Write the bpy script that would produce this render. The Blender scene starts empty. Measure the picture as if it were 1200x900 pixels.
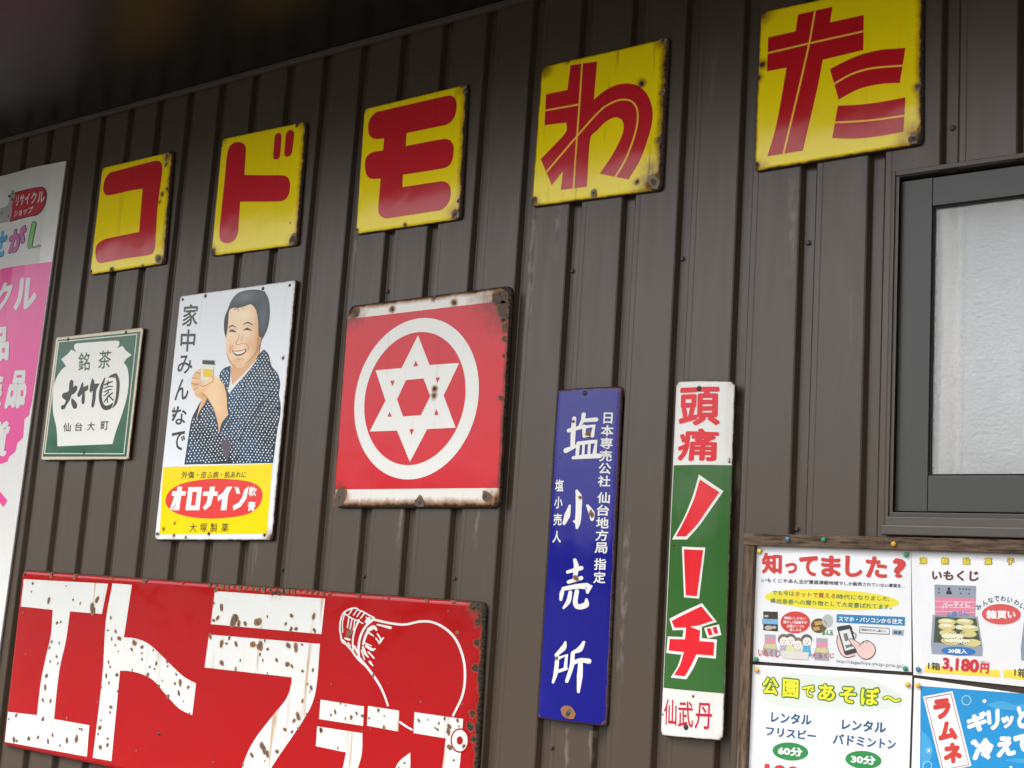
import bpy, bmesh, math, random
import numpy as np
from mathutils import Matrix, Vector
from mathutils.geometry import tessellate_polygon
SC = bpy.context.scene
C = SC.collection
rnd = random.Random(7)

# ------------------------------------------------------------------ camera
EYE = 1.5                                   # height of the lens above the pavement
FPX, DIST, CX = 1563.97, 2.51065, 1.05682   # focal length in photo pixels, metres to the wall, place along the wall
RV = Vector((0.176738, -0.011903, 0.651467))
RM = Matrix.Rotation(RV.length, 3, RV.normalized())
cam = bpy.data.cameras.new('camera')
cam.sensor_width = 36.0
cam.lens = FPX / 1200 * 36
cam.clip_start = 0.05
cam.clip_end = 3000
co = bpy.data.objects.new('camera', cam)
C.objects.link(co)
r, f, u = RM @ Vector((1, 0, 0)), RM @ Vector((0, 1, 0)), RM @ Vector((0, 0, 1))
co.matrix_world = Matrix(((r.x, u.x, -f.x, CX), (r.y, u.y, -f.y, -DIST), (r.z, u.z, -f.z, EYE), (0, 0, 0, 1)))
SC.camera = co

# ------------------------------------------------------------------ sky, sun, exposure
wd = bpy.data.worlds.new('World')
SC.world = wd
wd.use_nodes = True
wn = wd.node_tree
sky = wn.nodes.new('ShaderNodeTexSky')
sky.sky_type = 'NISHITA'
sky.sun_disc = False
SUN_EL, SUN_ROT = math.radians(58), math.radians(205)
sky.sun_elevation = SUN_EL
sky.sun_rotation = SUN_ROT
sky.air_density = 1.0
sky.dust_density = 6.0
sky.ozone_density = 1.0
hs = wn.nodes.new('ShaderNodeHueSaturation')
hs.inputs['Saturation'].default_value = 0.25          # an overcast sky has little blue
wn.links.new(sky.outputs[0], hs.inputs['Color'])
bg = wn.nodes['Background']
bg.inputs[1].default_value = 0.12
tc = wn.nodes.new('ShaderNodeTexCoord')               # cloud cover: the zenith brighter than the horizon
sp = wn.nodes.new('ShaderNodeSeparateXYZ')
wn.links.new(tc.outputs['Generated'], sp.inputs[0])
mr = wn.nodes.new('ShaderNodeMapRange')
mr.inputs['From Min'].default_value, mr.inputs['From Max'].default_value = 0.0, 1.0
mr.inputs['To Min'].default_value, mr.inputs['To Max'].default_value = 1.05, 1.45
wn.links.new(sp.outputs['Z'], mr.inputs['Value'])
ml = wn.nodes.new('ShaderNodeVectorMath')
ml.operation = 'SCALE'
wn.links.new(hs.outputs[0], ml.inputs[0])
wn.links.new(mr.outputs[0], ml.inputs['Scale'])
wn.links.new(ml.outputs[0], bg.inputs[0])
sd = bpy.data.lights.new('sun', 'SUN')
sd.energy = 0.8
sd.angle = math.radians(14)
sd.color = (1.0, 0.96, 0.9)
so = bpy.data.objects.new('sun', sd)
C.objects.link(so)
dirv = Vector((math.sin(SUN_ROT) * math.cos(SUN_EL), math.cos(SUN_ROT) * math.cos(SUN_EL), math.sin(SUN_EL)))
so.rotation_euler = dirv.to_track_quat('Z', 'Y').to_euler()
SC.view_settings.view_transform = 'Standard'
SC.view_settings.look = 'None'
SC.view_settings.gamma = 1
SC.view_settings.use_curve_mapping = False
SC.view_settings.exposure = 1.58

# ------------------------------------------------------------------ helpers
def lin(h):
    if isinstance(h, tuple):
        return h
    v = [int(h[i:i + 2], 16) / 255 for i in (0, 2, 4)]
    return tuple(c / 12.92 if c <= .04045 else ((c + .055) / 1.055) ** 2.4 for c in v)

def wall_uv(px, py, d=0.0):
    """photo point -> place on the plane that lies d metres in front of the siding"""
    q = RM @ Vector(((px - 600) / FPX, 1, -(py - 450) / FPX))
    t = (DIST - d) / q.y
    return CX + q.x * t, EYE + q.z * t

def Z(ox, oy, s):
    return lambda pts: [(ox + x / s, oy + y / s) for x, y in pts]

def tag(o, label=None, cat=None, group=None, kind=None):
    for k, v in (('label', label), ('category', cat), ('group', group), ('kind', kind)):
        if v:
            o[k] = v
    return o

def empty(name, loc, label, cat, group=None):
    o = bpy.data.objects.new(name, None)
    o.empty_display_size = 0.05
    C.objects.link(o)
    o.location = loc
    return tag(o, label, cat, group)

def link_mesh(name, verts, faces, mats, parent=None, origin=None, uvs=None, idx=None, smooth=False):
    me = bpy.data.meshes.new(name)
    org = Vector(origin) if origin else Vector((0, 0, 0))
    me.from_pydata([Vector(v) - org for v in verts], [], faces)
    for m in (mats if isinstance(mats, (list, tuple)) else [mats]):
        me.materials.append(m)
    if idx:
        for p, i in zip(me.polygons, idx):
            p.material_index = i
    if uvs:
        lay = me.uv_layers.new(name='plate')
        for l in me.loops:
            lay.data[l.index].uv = uvs[l.vertex_index]
    if smooth:
        for p in me.polygons:
            p.use_smooth = True
    o = bpy.data.objects.new(name, me)
    C.objects.link(o)
    if parent:
        o.parent = parent
    return o

class MB:
    """collects boxes, domes and prisms into one mesh"""
    def __init__(s):
        s.v, s.f, s.i = [], [], []
    def box(s, x0, x1, y0, y1, z0, z1, i=0, bev=0.0):
        b = len(s.v)
        if bev <= 0:
            s.v += [(x, y, z) for z in (z0, z1) for y in (y0, y1) for x in (x0, x1)]
            fs = [(0, 2, 3, 1), (4, 5, 7, 6), (0, 1, 5, 4), (2, 6, 7, 3), (0, 4, 6, 2), (1, 3, 7, 5)]
            s.f += [tuple(b + k for k in q) for q in fs]
            s.i += [i] * 6
            return s
        bm = bmesh.new()
        bmesh.ops.create_cube(bm, size=1)
        for v in bm.verts:
            v.co = Vector(((x0 + x1) / 2 + v.co.x * (x1 - x0), (y0 + y1) / 2 + v.co.y * (y1 - y0), (z0 + z1) / 2 + v.co.z * (z1 - z0)))
        bmesh.ops.bevel(bm, geom=bm.edges[:], offset=bev, segments=2, affect='EDGES', profile=.6)
        bm.verts.index_update()
        s.v += [tuple(v.co) for v in bm.verts]
        s.f += [tuple(b + v.index for v in f.verts) for f in bm.faces]
        s.i += [i] * len(bm.faces)
        bm.free()
        return s
    def turn(s, c, prof, n=12, i=0, axis='y'):
        """surface of revolution about an axis pointing out of the wall; prof = [(radius, distance out)]"""
        b = len(s.v)
        for (rr, h) in prof:
            for k in range(n):
                a = 2 * math.pi * k / n
                s.v.append((c[0] + rr * math.cos(a), c[1] - h, c[2] + rr * math.sin(a)))
        for j in range(len(prof) - 1):
            for k in range(n):
                s.f.append((b + j * n + k, b + j * n + (k + 1) % n, b + (j + 1) * n + (k + 1) % n, b + (j + 1) * n + k))
                s.i.append(i)
        s.f.append(tuple(b + (len(prof) - 1) * n + k for k in range(n)))
        s.i.append(i)
        return s
    def build(s, name, mats, parent=None, smooth=False):
        o = link_mesh(name, s.v, s.f, mats, parent, parent_world(parent), None, s.i, smooth)
        return o

def parent_world(p):
    v = Vector((0, 0, 0))
    while p:
        v += p.location
        p = p.parent
    return v

# ------------------------------------------------------------------ node helpers and materials
class NT:
    def __init__(s, name):
        s.m = bpy.data.materials.new(name)
        s.m.use_nodes = True
        s.t = s.m.node_tree
        s.p = s.t.nodes['Principled BSDF']
    def n(s, typ, **kw):
        o = s.t.nodes.new(typ)
        for k, v in kw.items():
            setattr(o, k, v)
        return o
    def put(s, sock, v):
        if hasattr(v, 'is_output'):
            s.t.links.new(v, sock)
        elif isinstance(v, tuple) and sock.type == 'RGBA' and len(v) == 3:
            sock.default_value = (*v, 1)
        else:
            sock.default_value = v
    def math(s, op, *a, clamp=False):
        o = s.n('ShaderNodeMath', operation=op, use_clamp=clamp)
        for k, v in enumerate(a):
            s.put(o.inputs[k], v)
        return o.outputs[0]
    def smooth(s, v, lo, hi):
        o = s.n('ShaderNodeMapRange', interpolation_type='SMOOTHSTEP')
        s.put(o.inputs[0], v)
        s.put(o.inputs[1], lo)
        s.put(o.inputs[2], hi)
        return o.outputs[0]
    def mix(s, fac, a, b, mode='MIX'):
        o = s.n('ShaderNodeMix', data_type='RGBA', blend_type=mode)
        s.put(o.inputs[0], fac)
        s.put(o.inputs[6], a)
        s.put(o.inputs[7], b)
        return o.outputs[2]
    def noise(s, vec, scale, detail=4, rough=.55, stretch=(1, 1, 1), off=(0, 0, 0)):
        mp = s.n('ShaderNodeMapping')
        mp.inputs['Scale'].default_value = stretch
        mp.inputs['Location'].default_value = off
        s.t.links.new(vec, mp.inputs['Vector'])
        o = s.n('ShaderNodeTexNoise')
        o.inputs['Scale'].default_value = scale
        o.inputs['Detail'].default_value = detail
        o.inputs['Roughness'].default_value = rough
        s.t.links.new(mp.outputs[0], o.inputs['Vector'])
        return o.outputs[0]
    def coord(s, kind='Object'):
        return s.n('ShaderNodeTexCoord').outputs[kind]
    def bump(s, h, strength, dist, prev=None):
        o = s.n('ShaderNodeBump')
        o.inputs['Strength'].default_value = strength
        o.inputs['Distance'].default_value = dist
        s.put(o.inputs['Height'], h)
        if prev is not None:
            s.put(o.inputs['Normal'], prev)
        return o.outputs[0]
    def done(s, col=None, rough=None, normal=None, spec=None, **kw):
        if col is not None: s.put(s.p.inputs['Base Color'], col)
        if rough is not None: s.put(s.p.inputs['Roughness'], rough)
        if normal is not None: s.put(s.p.inputs['Normal'], normal)
        if spec is not None: s.put(s.p.inputs['Specular IOR Level'], spec)
        for k, v in kw.items():
            s.put(s.p.inputs[k.replace('_', ' ')], v)
        return s.m

_mc = {}
def plain(name, col, rough=.5, spec=.5, var=.08, scale=40, bump=0.0, metal=0.0):
    k = (name, col, rough)
    if k in _mc:
        return _mc[k]
    n = NT(name)
    nz = n.noise(n.coord(), scale, 5)
    c = lin(col)
    colr = n.mix(nz, tuple(x * (1 - var) for x in c), tuple(min(1, x * (1 + var)) for x in c))
    nm = n.bump(nz, bump, .002) if bump else None
    _mc[k] = n.done(colr, rough, nm, spec, Metallic=metal)
    return _mc[k]

def siding_material():
    n = NT('painted_steel_siding')
    g = n.n('ShaderNodeNewGeometry').outputs['Position']
    streak = n.noise(g, 14, 5, .6, (3, 1, .25))
    fine = n.noise(g, 120, 3, .6, (1, 1, .5))
    big = n.noise(g, 1.7, 3)
    wash = n.smooth(n.noise(g, 9, 6, .65, (2.2, 1, .3), (3, 0, 8)), .60, .78)
    col = n.mix(big, lin('443527'), lin('44382c'))
    col = n.mix(n.math('MULTIPLY', streak, .5), col, lin('392c20'))
    col = n.mix(n.math('MULTIPLY', wash, .30), col, lin('6e675f'))
    spots = n.smooth(n.noise(g, 60, 2, .5), .74, .78)
    col = n.mix(n.math('MULTIPLY', spots, .25), col, lin('2a241f'))
    sx = n.n('ShaderNodeSeparateXYZ')
    n.t.links.new(g, sx.inputs[0])
    run = None
    for px, py, ln, wd in ((625, 262, .36, .020), (170, 318, .10, .012), (243, 305, .10, .010), (655, 246, .16, .012), (417, 284, .08, .010), (666, 858, .14, .008), (694, 862, .12, .012), (735, 620, .5, .012), (862, 480, .4, .010), (560, 300, .3, .012), (930, 214, .25, .014), (205, 640, .12, .01), (300, 640, .12, .012), (470, 598, .14, .012), (560, 598, .12, .010)):
        ux, uz = wall_uv(px, py)
        a = n.math('SUBTRACT', 1, n.smooth(n.math('ABSOLUTE', n.math('SUBTRACT', sx.outputs[0], n.math('ADD', ux, n.math('MULTIPLY', n.math('SUBTRACT', fine, .5), .02)))), wd * .2, wd))
        b = n.math('MULTIPLY', n.smooth(sx.outputs[2], uz - ln, uz - ln * .25), n.math('LESS_THAN', sx.outputs[2], uz + .01))
        a = n.math('MULTIPLY', a, b)
        run = a if run is None else n.math('MAXIMUM', run, a)
    run = n.math('MULTIPLY', run, n.smooth(n.noise(g, 55, 4, .6, (1.4, 1, .35)), .42, .62))
    col = n.mix(n.math('MULTIPLY', run, .40), col, lin('8a8278'))
    rough = n.math('ADD', .30, n.math('MULTIPLY', streak, .16))
    nm = n.bump(big, .06, .03)
    nm = n.bump(fine, .05, .0008, nm)
    return n.done(col, rough, nm, .58)

def wood_material(name, a, b, along='x'):
    n = NT(name)
    g = n.n('ShaderNodeNewGeometry').outputs['Position']
    st = (1, 9, 9) if along == 'x' else (9, 9, 1)
    gr = n.noise(g, 16, 8, .7, st)
    fine = n.noise(g, 60, 6, .7, st)
    gap = n.smooth(n.noise(g, 22, 3, .6, st, (5, 2, 1)), .56, .66)
    col = n.mix(n.smooth(gr, .3, .7), lin(a), lin(b))
    col = n.mix(n.math('MULTIPLY', gap, .75), col, lin('1d1611'))
    nm = n.bump(n.math('SUBTRACT', fine, gap), .5, .003)
    return n.done(col, .75, nm, .3)

def enamel(pl, col, name, gloss=.13):
    """vitreous enamel: the same rust and chips run through every colour of one plate"""
    key = (pl.name_key, name, col)
    if key in _mc:
        return _mc[key]
    n = NT(name)
    w = pl.wear
    W, H = pl.W, pl.H
    uvn = n.n('ShaderNodeUVMap', uv_map='plate').outputs[0]
    sx = n.n('ShaderNodeSeparateXYZ')
    n.t.links.new(uvn, sx.inputs[0])
    U, V = sx.outputs[0], sx.outputs[1]
    L, R, B, T = [max(.0004, e * .001) for e in w['edge']]
    d = n.math('MINIMUM', n.math('MINIMUM', n.math('DIVIDE', U, L), n.math('DIVIDE', n.math('SUBTRACT', W, U), R)),
               n.math('MINIMUM', n.math('DIVIDE', V, B), n.math('DIVIDE', n.math('SUBTRACT', H, V), T)))
    for (cx, cy), rr in zip(((0, H), (W, H), (W, 0), (0, 0)), w['corner']):
        if rr <= 0:
            continue
        du, dv = n.math('SUBTRACT', U, cx), n.math('SUBTRACT', V, cy)
        q = n.math('SQRT', n.math('ADD', n.math('MULTIPLY', du, du), n.math('MULTIPLY', dv, dv)))
        d = n.math('MINIMUM', d, n.math('DIVIDE', q, rr * .001))
    for (cx, cy, rr) in pl.spots:
        du, dv = n.math('SUBTRACT', U, cx), n.math('SUBTRACT', V, cy)
        q = n.math('SQRT', n.math('ADD', n.math('MULTIPLY', du, du), n.math('MULTIPLY', dv, dv)))
        d = n.math('MINIMUM', d, n.math('DIVIDE', q, rr))
    off = (pl.seed * 3.7, pl.seed * 1.3, 0)
    n1 = n.noise(uvn, 55, 6, .68, (1, 1, 1), off)
    n2 = n.noise(uvn, 17, 4, .6, (1, 1, 1), off)
    nn = n.math('ADD', n.math('MULTIPLY', n1, .65), n.math('MULTIPLY', n2, .55))
    t = n.math('ADD', d, n.math('MULTIPLY', n.math('SUBTRACT', nn, .58), 3.4))
    core = n.math('SUBTRACT', 1, n.smooth(t, .75, .98))
    rim = n.math('SUBTRACT', 1, n.smooth(t, .95, 1.45))
    halo = n.math('SUBTRACT', 1, n.smooth(t, 1.0, 3.2))
    c = lin(col)
    streak = n.noise(uvn, 26, 4, .6, (1.6, .10, 1), off)
    fade = n.noise(uvn, 6, 4, .6, (1, 1, 1), off)
    base = n.mix(n.math('MULTIPLY', fade, w.get('fade', .22)), c, tuple(min(1, x * .84 + .003) for x in c))
    sm = n.math('MULTIPLY', n.smooth(streak, .57, .72), w.get('streak', .2))
    base = n.mix(sm, base, w.get('stain', lin('9a6a34')), 'MULTIPLY')
    base = n.mix(n.math('MULTIPLY', halo, w.get('halo', .6)), base, w.get('stain', lin('a06a38')), 'MULTIPLY')
    fl = n.smooth(n.noise(uvn, 210, 3, .6, (1, 1, 1), off), .715, .74)
    fl = n.math('MULTIPLY', fl, w.get('fleck', .35))
    base = n.mix(fl, base, lin('4a3524'))
    base = n.mix(n.math('MULTIPLY', rim, w.get('rim', .85)), base, n.mix(n1, lin('5c3a22'), lin('8a5a34')))
    base = n.mix(core, base, n.mix(n.smooth(n.noise(uvn, 190, 4, .7), .35, .7), lin('1f1b19'), lin('55483f')))
    bad = n.math('MAXIMUM', core, n.math('MULTIPLY', rim, .7))
    rough = n.math('ADD', gloss, n.math('MULTIPLY', bad, .6))
    wave = n.noise(uvn, 7, 2, .4, (1, 1, 1), off)
    nm = n.bump(wave, .35, w.get('wave', .006))
    nm = n.bump(n.noise(uvn, 160, 2, .5), .06, .0006, nm)
    nm = n.bump(n.math('SUBTRACT', n.math('MULTIPLY', n1, bad), bad), .6, .0012, nm)
    _mc[key] = n.done(base, rough, nm, n.math('SUBTRACT', .36, n.math('MULTIPLY', bad, .25)))
    return _mc[key]

def ink(col, name='ink', rough=.35, spec=.4):
    return plain(name, tuple(c * .74 for c in lin(col)), rough, spec, .05, 25)

def tone_print():
    n = NT('hand_tinted_print')
    at = n.n('ShaderNodeAttribute', attribute_name='tone')
    uvn = n.n('ShaderNodeUVMap', uv_map='plate').outputs[0]
    gr = n.noise(uvn, 420, 3, .7)
    gr2 = n.noise(uvn, 60, 4, .6)
    k = n.math('ADD', .80, n.math('ADD', n.math('MULTIPLY', gr, .24), n.math('MULTIPLY', gr2, .16)))
    vm = n.n('ShaderNodeVectorMath', operation='SCALE')
    n.t.links.new(at.outputs['Color'], vm.inputs[0])
    n.t.links.new(k, vm.inputs['Scale'])
    nm = n.bump(n.noise(uvn, 7, 2, .4), .35, .006)
    return n.done(vm.outputs[0], .16, nm, .36)

def lerp(a, b, t):
    t = max(0, min(1, t))
    return tuple(x + (y - x) * t for x, y in zip(a, b))
def blob(s, t, cs, ct, rs, rt):
    return math.exp(-((s - cs) / rs) ** 2 - ((t - ct) / rt) ** 2)

# ------------------------------------------------------------------ lettering
_gl = {}
def text_mesh(s, res=3):
    k = (s, res)
    if k in _gl:
        return _gl[k]
    c = bpy.data.curves.new('t', 'FONT')
    c.body = s
    c.resolution_u = res
    c.fill_mode = 'FRONT'
    o = bpy.data.objects.new('t', c)
    C.objects.link(o)
    dg = bpy.context.evaluated_depsgraph_get()
    me = bpy.data.meshes.new_from_object(o.evaluated_get(dg))
    v = np.array([(a.co.x, a.co.y) for a in me.vertices])
    fs = [tuple(p.vertices) for p in me.polygons]
    bpy.data.objects.remove(o)
    bpy.data.curves.remove(c)
    bpy.data.meshes.remove(me)
    _gl[k] = (v, fs, (v.min(0), v.max(0)))
    return _gl[k]

def homog(src, dst):
    A = []
    for (x, y), (X, Y) in zip(src, dst):
        A.append([x, y, 1, 0, 0, 0, -X * x, -X * y, -X])
        A.append([0, 0, 0, x, y, 1, -Y * x, -Y * y, -Y])
    _, _, vt = np.linalg.svd(np.array(A))
    return vt[-1].reshape(3, 3)

def happly(H, p):
    q = H @ np.array([p[0], p[1], 1.0])
    return q[0] / q[2], q[1] / q[2]

def smooth_poly(pts, closed=True, sub=5, corner=48):
    n = len(pts)
    P = [np.array(p, float) for p in pts]
    sharp = []
    for i in range(n):
        a, b = P[i] - P[i - 1], P[(i + 1) % n] - P[i]
        la, lb = np.linalg.norm(a), np.linalg.norm(b)
        ang = math.degrees(math.acos(max(-1, min(1, float(a @ b) / (la * lb + 1e-9)))))
        sharp.append(ang > corner)
    out = []
    for i in range(n if closed else n - 1):
        j = (i + 1) % n
        p1, p2 = P[i], P[j]
        t1 = (p2 - p1) if (sharp[i] or (not closed and i == 0)) else (p2 - P[i - 1]) / 2
        t2 = (p2 - p1) if (sharp[j] or (not closed and j == n - 1)) else (P[(j + 1) % n] - p1) / 2
        L = np.linalg.norm(p2 - p1)
        for t in (t1, t2):
            l = np.linalg.norm(t)
            if l > L * 1.3:
                t *= L * 1.3 / l
        if sharp[i] and sharp[j]:
            out.append(tuple(p1))
            continue
        for k in range(sub):
            s = k / sub
            h = (2 * s**3 - 3 * s**2 + 1, s**3 - 2 * s**2 + s, -2 * s**3 + 3 * s**2, s**3 - s**2)
            out.append(tuple(h[0] * p1 + h[1] * t1 + h[2] * p2 + h[3] * t2))
    if not closed:
        out.append(tuple(P[-1]))
    return out

def ellipse(cx, cy, rx, ry, n=40, rot=0):
    c, s = math.cos(rot), math.sin(rot)
    return [(cx + rx * math.cos(a) * c - ry * math.sin(a) * s, cy + rx * math.cos(a) * s + ry * math.sin(a) * c)
            for a in (2 * math.pi * k / n for k in range(n))]

def stroke_poly(pts, cap=True):
    """pts = (x, y, width): outline of a brush stroke"""
    xy = smooth_poly([(p[0], p[1]) for p in pts], False, 6, 75)
    # widths follow the arc position
    src = np.array([(p[0], p[1]) for p in pts], float)
    acc = np.concatenate([[0], np.cumsum(np.linalg.norm(np.diff(src, axis=0), axis=1))])
    a = np.array(xy)
    ac2 = np.concatenate([[0], np.cumsum(np.linalg.norm(np.diff(a, axis=0), axis=1))])
    w = np.interp(ac2 / ac2[-1] * acc[-1], acc, [p[2] for p in pts])
    tan = np.gradient(a, axis=0)
    tan /= np.linalg.norm(tan, axis=1)[:, None] + 1e-9
    nor = np.stack([-tan[:, 1], tan[:, 0]], 1)
    l = a + nor * w[:, None] / 2
    rr = a - nor * w[:, None] / 2
    out = [tuple(p) for p in l]
    if cap:
        b = math.atan2(tan[-1][1], tan[-1][0])
        out += [(a[-1][0] + w[-1] / 2 * math.cos(b + t), a[-1][1] + w[-1] / 2 * math.sin(b + t)) for t in (.9, .3, -.3, -.9)]
    out += [tuple(p) for p in rr[::-1]]
    if cap:
        b = math.atan2(tan[0][1], tan[0][0])
        out += [(a[0][0] - w[0] / 2 * math.cos(b + t), a[0][1] - w[0] / 2 * math.sin(b + t)) for t in (.9, .3, -.3, -.9)]
    return out

LAY = 0.00035

class Plate:
    """a flat sign or sheet hung on the wall; shapes on it are kept in its own metres (a across, b up)"""
    count = 0
    def __init__(s, name, label, cat, px4, d, group=None, curve=None, wear=None, drop=None):
        Plate.count += 1
        s.seed = Plate.count
        s.name_key = (name, s.seed)
        s.d, s.curve = d, curve
        P = [np.array(wall_uv(*p, d)) if p else None for p in px4]
        if drop:                                   # only the top edge is in the picture
            dn = np.array(drop)
            P[3], P[2] = P[0] + dn, P[1] + dn
        if P[2] is None:
            P[2] = P[1] + P[3] - P[0]
        if P[3] is None:
            P[3] = P[0] + P[2] - P[1]
        s.W = float((np.linalg.norm(P[1] - P[0]) + np.linalg.norm(P[2] - P[3])) / 2)
        s.H = float((np.linalg.norm(P[0] - P[3]) + np.linalg.norm(P[1] - P[2])) / 2)
        s.h = homog([(0, s.H), (s.W, s.H), (s.W, 0), (0, 0)], [tuple(p) for p in P])
        s.hi = np.linalg.inv(s.h)
        b = happly(s.h, (s.W / 2, 0))
        s.root = empty(name, (b[0], -d, b[1]), label, cat, group)
        s.wear = dict(edge=(1, 1, 1, 1), corner=(0, 0, 0, 0))
        s.wear.update(wear or {})
        s.spots = []
        s.k = 0
    def ab(s, p):
        return happly(s.hi, wall_uv(p[0], p[1], s.d))
    def abs(s, pts):
        return [s.ab(p) for p in pts]
    def spot(s, pts, rmm):
        for p in pts:
            a = s.ab(p)
            s.spots.append((a[0], a[1], rmm * .0007))
    def world(s, a, b, l):
        x, z = happly(s.h, (a, b))
        return (x, -(s.d + l + (s.curve(a / s.W) if s.curve else 0)), z)
    def emit(s, name, v, f, mats, idx=None, parent=None, smooth=False):
        """v in plate metres (a, b, layer)"""
        if s.curve:
            bm = bmesh.new()
            vs = [bm.verts.new(p) for p in v]
            for i, q in enumerate(f):
                try:
                    fc = bm.faces.new([vs[k] for k in q])
                    fc.material_index = idx[i] if idx else 0
                except ValueError:
                    pass
            for k in range(1, 16):
                x = s.W * k / 16
                bmesh.ops.bisect_plane(bm, geom=bm.verts[:] + bm.edges[:] + bm.faces[:], plane_co=(x, 0, 0), plane_no=(1, 0, 0))
            bm.verts.index_update()
            v = [tuple(q.co) for q in bm.verts]
            f = [tuple(k.index for k in q.verts) for q in bm.faces]
            idx = [q.material_index for q in bm.faces]
            bm.free()
        par = parent or s.root
        return link_mesh(name, [s.world(*p) for p in v], f, mats, par, s.root.location, [(p[0], p[1]) for p in v], idx, smooth)
    def sheet(s, mat, rad=.004, th=.0006, name='sheet', parent=None):
        return s.panel(mat, rad, .0004, th, name)
    def panel(s, mat, rad=.012, roll=.008, th=.008, name='panel'):
        def ring(ins, l):
            rr = max(rad - ins, .0005)
            out = []
            for cx, cy, a0 in ((s.W - ins - rr, s.H - ins - rr, 0), (ins + rr, s.H - ins - rr, 90), (ins + rr, ins + rr, 180), (s.W - ins - rr, ins + rr, 270)):
                for k in range(6):
                    a = math.radians(a0 + 18 * k)
                    out.append((cx + rr * math.cos(a), cy + rr * math.sin(a), l))
            return out
        rings = [ring(.0008, -th), ring(0, -roll * .75), ring(roll * .12, -roll * .42), ring(roll * .42, -roll * .12), ring(roll, 0)]
        v, f = [], []
        for q in rings:
            v += q
        n = len(rings[0])
        for j in range(len(rings) - 1):
            for k in range(n):
                f.append((j * n + k, j * n + (k + 1) % n, (j + 1) * n + (k + 1) % n, (j + 1) * n + k))
        f.append(tuple((len(rings) - 1) * n + k for k in range(n)))
        f.append(tuple(reversed(range(n))))
        o = s.emit(name, v, f, mat)
        for p in o.data.polygons:
            p.use_smooth = len(p.vertices) == 4
        s.plate_mesh = o.data
        return o
    def tri(s, loops, l):
        L = [[(a, b) for a, b in q] for q in loops]
        flat = [p for q in L for p in q]
        t = tessellate_polygon([[Vector((a, b, 0)) for a, b in q] for q in L])
        fs = []
        for x in t:
            a, b, c = [flat[k] for k in x]
            ar = (b[0] - a[0]) * (c[1] - a[1]) - (c[0] - a[0]) * (b[1] - a[1])
            fs.append(tuple(x) if ar > 0 else tuple(reversed(x)))
        return [(a, b, l) for a, b in flat], fs
    def polys(s, name, groups, layer, mats, parent=None, smooth=True, idx=None, corner=48):
        """groups: list of [outer, hole, ...] loops in photo px"""
        V, F, I = [], [], []
        for gi, g in enumerate(groups):
            loops = [s.abs(smooth_poly(q, True, 5, corner) if smooth else q) for q in g]
            s.k += 1
            v, f = s.tri(loops, layer * LAY + (s.k % 16) * 1.2e-5)
            b = len(V)
            V += v
            F += [tuple(b + k for k in q) for q in f]
            I += [idx[gi] if idx else 0] * len(f)
        return s.emit(name, V, F, mats, I, parent)
    def poly(s, name, pts, layer, mat, parent=None, smooth=True, holes=(), corner=48):
        return s.polys(name, [[pts, *holes]], layer, mat, parent, smooth, None, corner)
    def strokes(s, name, strokes, layer, mat, parent=None, cap=True):
        V, F = [], []
        for st in strokes:
            s.k += 1
            v, f = s.tri([s.abs(stroke_poly(st, cap))], layer * LAY + (s.k % 16) * 1.2e-5)
            b = len(V)
            V += v
            F += [tuple(b + k for k in q) for q in f]
        return s.emit(name, V, F, mat, None, parent)
    def texts(s, name, items, layer, mat, bold=0.0, parent=None, res=3, box=None):
        """items: (string, [TL, TR, BR, BL] in photo px): the ink box of the string fills the quad; bold letters are
        thickened by laying the same strokes again a hair to every side"""
        first = None
        for st, q in items:
            v, f, (lo, hi) = text_mesh(st, res)
            e = bold if box is None else box
            H = homog([(lo[0] - e, hi[1] + e), (hi[0] + e, hi[1] + e), (hi[0] + e, lo[1] - e), (lo[0] - e, lo[1] - e)], s.abs(q))
            V, F = [], []
            rings = [(0, 0)]
            if bold:
                n = 8 if bold < .04 else 12
                rings += [(bold * math.cos(2 * math.pi * i / n), bold * math.sin(2 * math.pi * i / n)) for i in range(n)]
                if bold > .05:
                    rings += [(bold * .5 * math.cos(2 * math.pi * i / 6), bold * .5 * math.sin(2 * math.pi * i / 6)) for i in range(6)]
            for i, (dx, dy) in enumerate(rings):
                b = len(V)
                V += [(*happly(H, (p[0] + dx, p[1] + dy)), layer * LAY + i * 1.2e-5) for p in v]
                F += [tuple(b + k for k in x) for x in f]
            o = s.emit(name, V, F, mat, None, parent)
            first = first or o
        return first
    def painted(s, name, pts, layer, fn, mat, parent=None, corner=48, n=22):
        """a printed shape whose printed tones fn(s, t) vary across it (s, t = 0..1 over its bounding box)"""
        v, f = s.tri([s.abs(smooth_poly(pts, True, 5, corner))], 0)
        bm = bmesh.new()
        vs = [bm.verts.new(q) for q in v]
        for q in f:
            try:
                bm.faces.new([vs[k] for k in q])
            except ValueError:
                pass
        a0, a1 = min(q[0] for q in v), max(q[0] for q in v)
        b0, b1 = min(q[1] for q in v), max(q[1] for q in v)
        for k in range(1, n):
            for co_, no_ in (((a0 + (a1 - a0) * k / n, 0, 0), (1, 0, 0)), ((0, b0 + (b1 - b0) * k / n, 0), (0, 1, 0))):
                bmesh.ops.bisect_plane(bm, geom=bm.verts[:] + bm.edges[:] + bm.faces[:], plane_co=co_, plane_no=no_)
        bm.verts.index_update()
        V = [(q.co.x, q.co.y, layer * LAY) for q in bm.verts]
        F = [tuple(k.index for k in q.verts) for q in bm.faces]
        bm.free()
        o = s.emit(name, V, F, mat, None, parent)
        ca = o.data.color_attributes.new('tone', 'FLOAT_COLOR', 'POINT')
        for k, q in enumerate(V):
            c_ = fn((q[0] - a0) / (a1 - a0), (q[1] - b0) / (b1 - b0))
            ca.data[k].color = (*[max(0, min(1, x)) for x in c_], 1)
        return o
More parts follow.
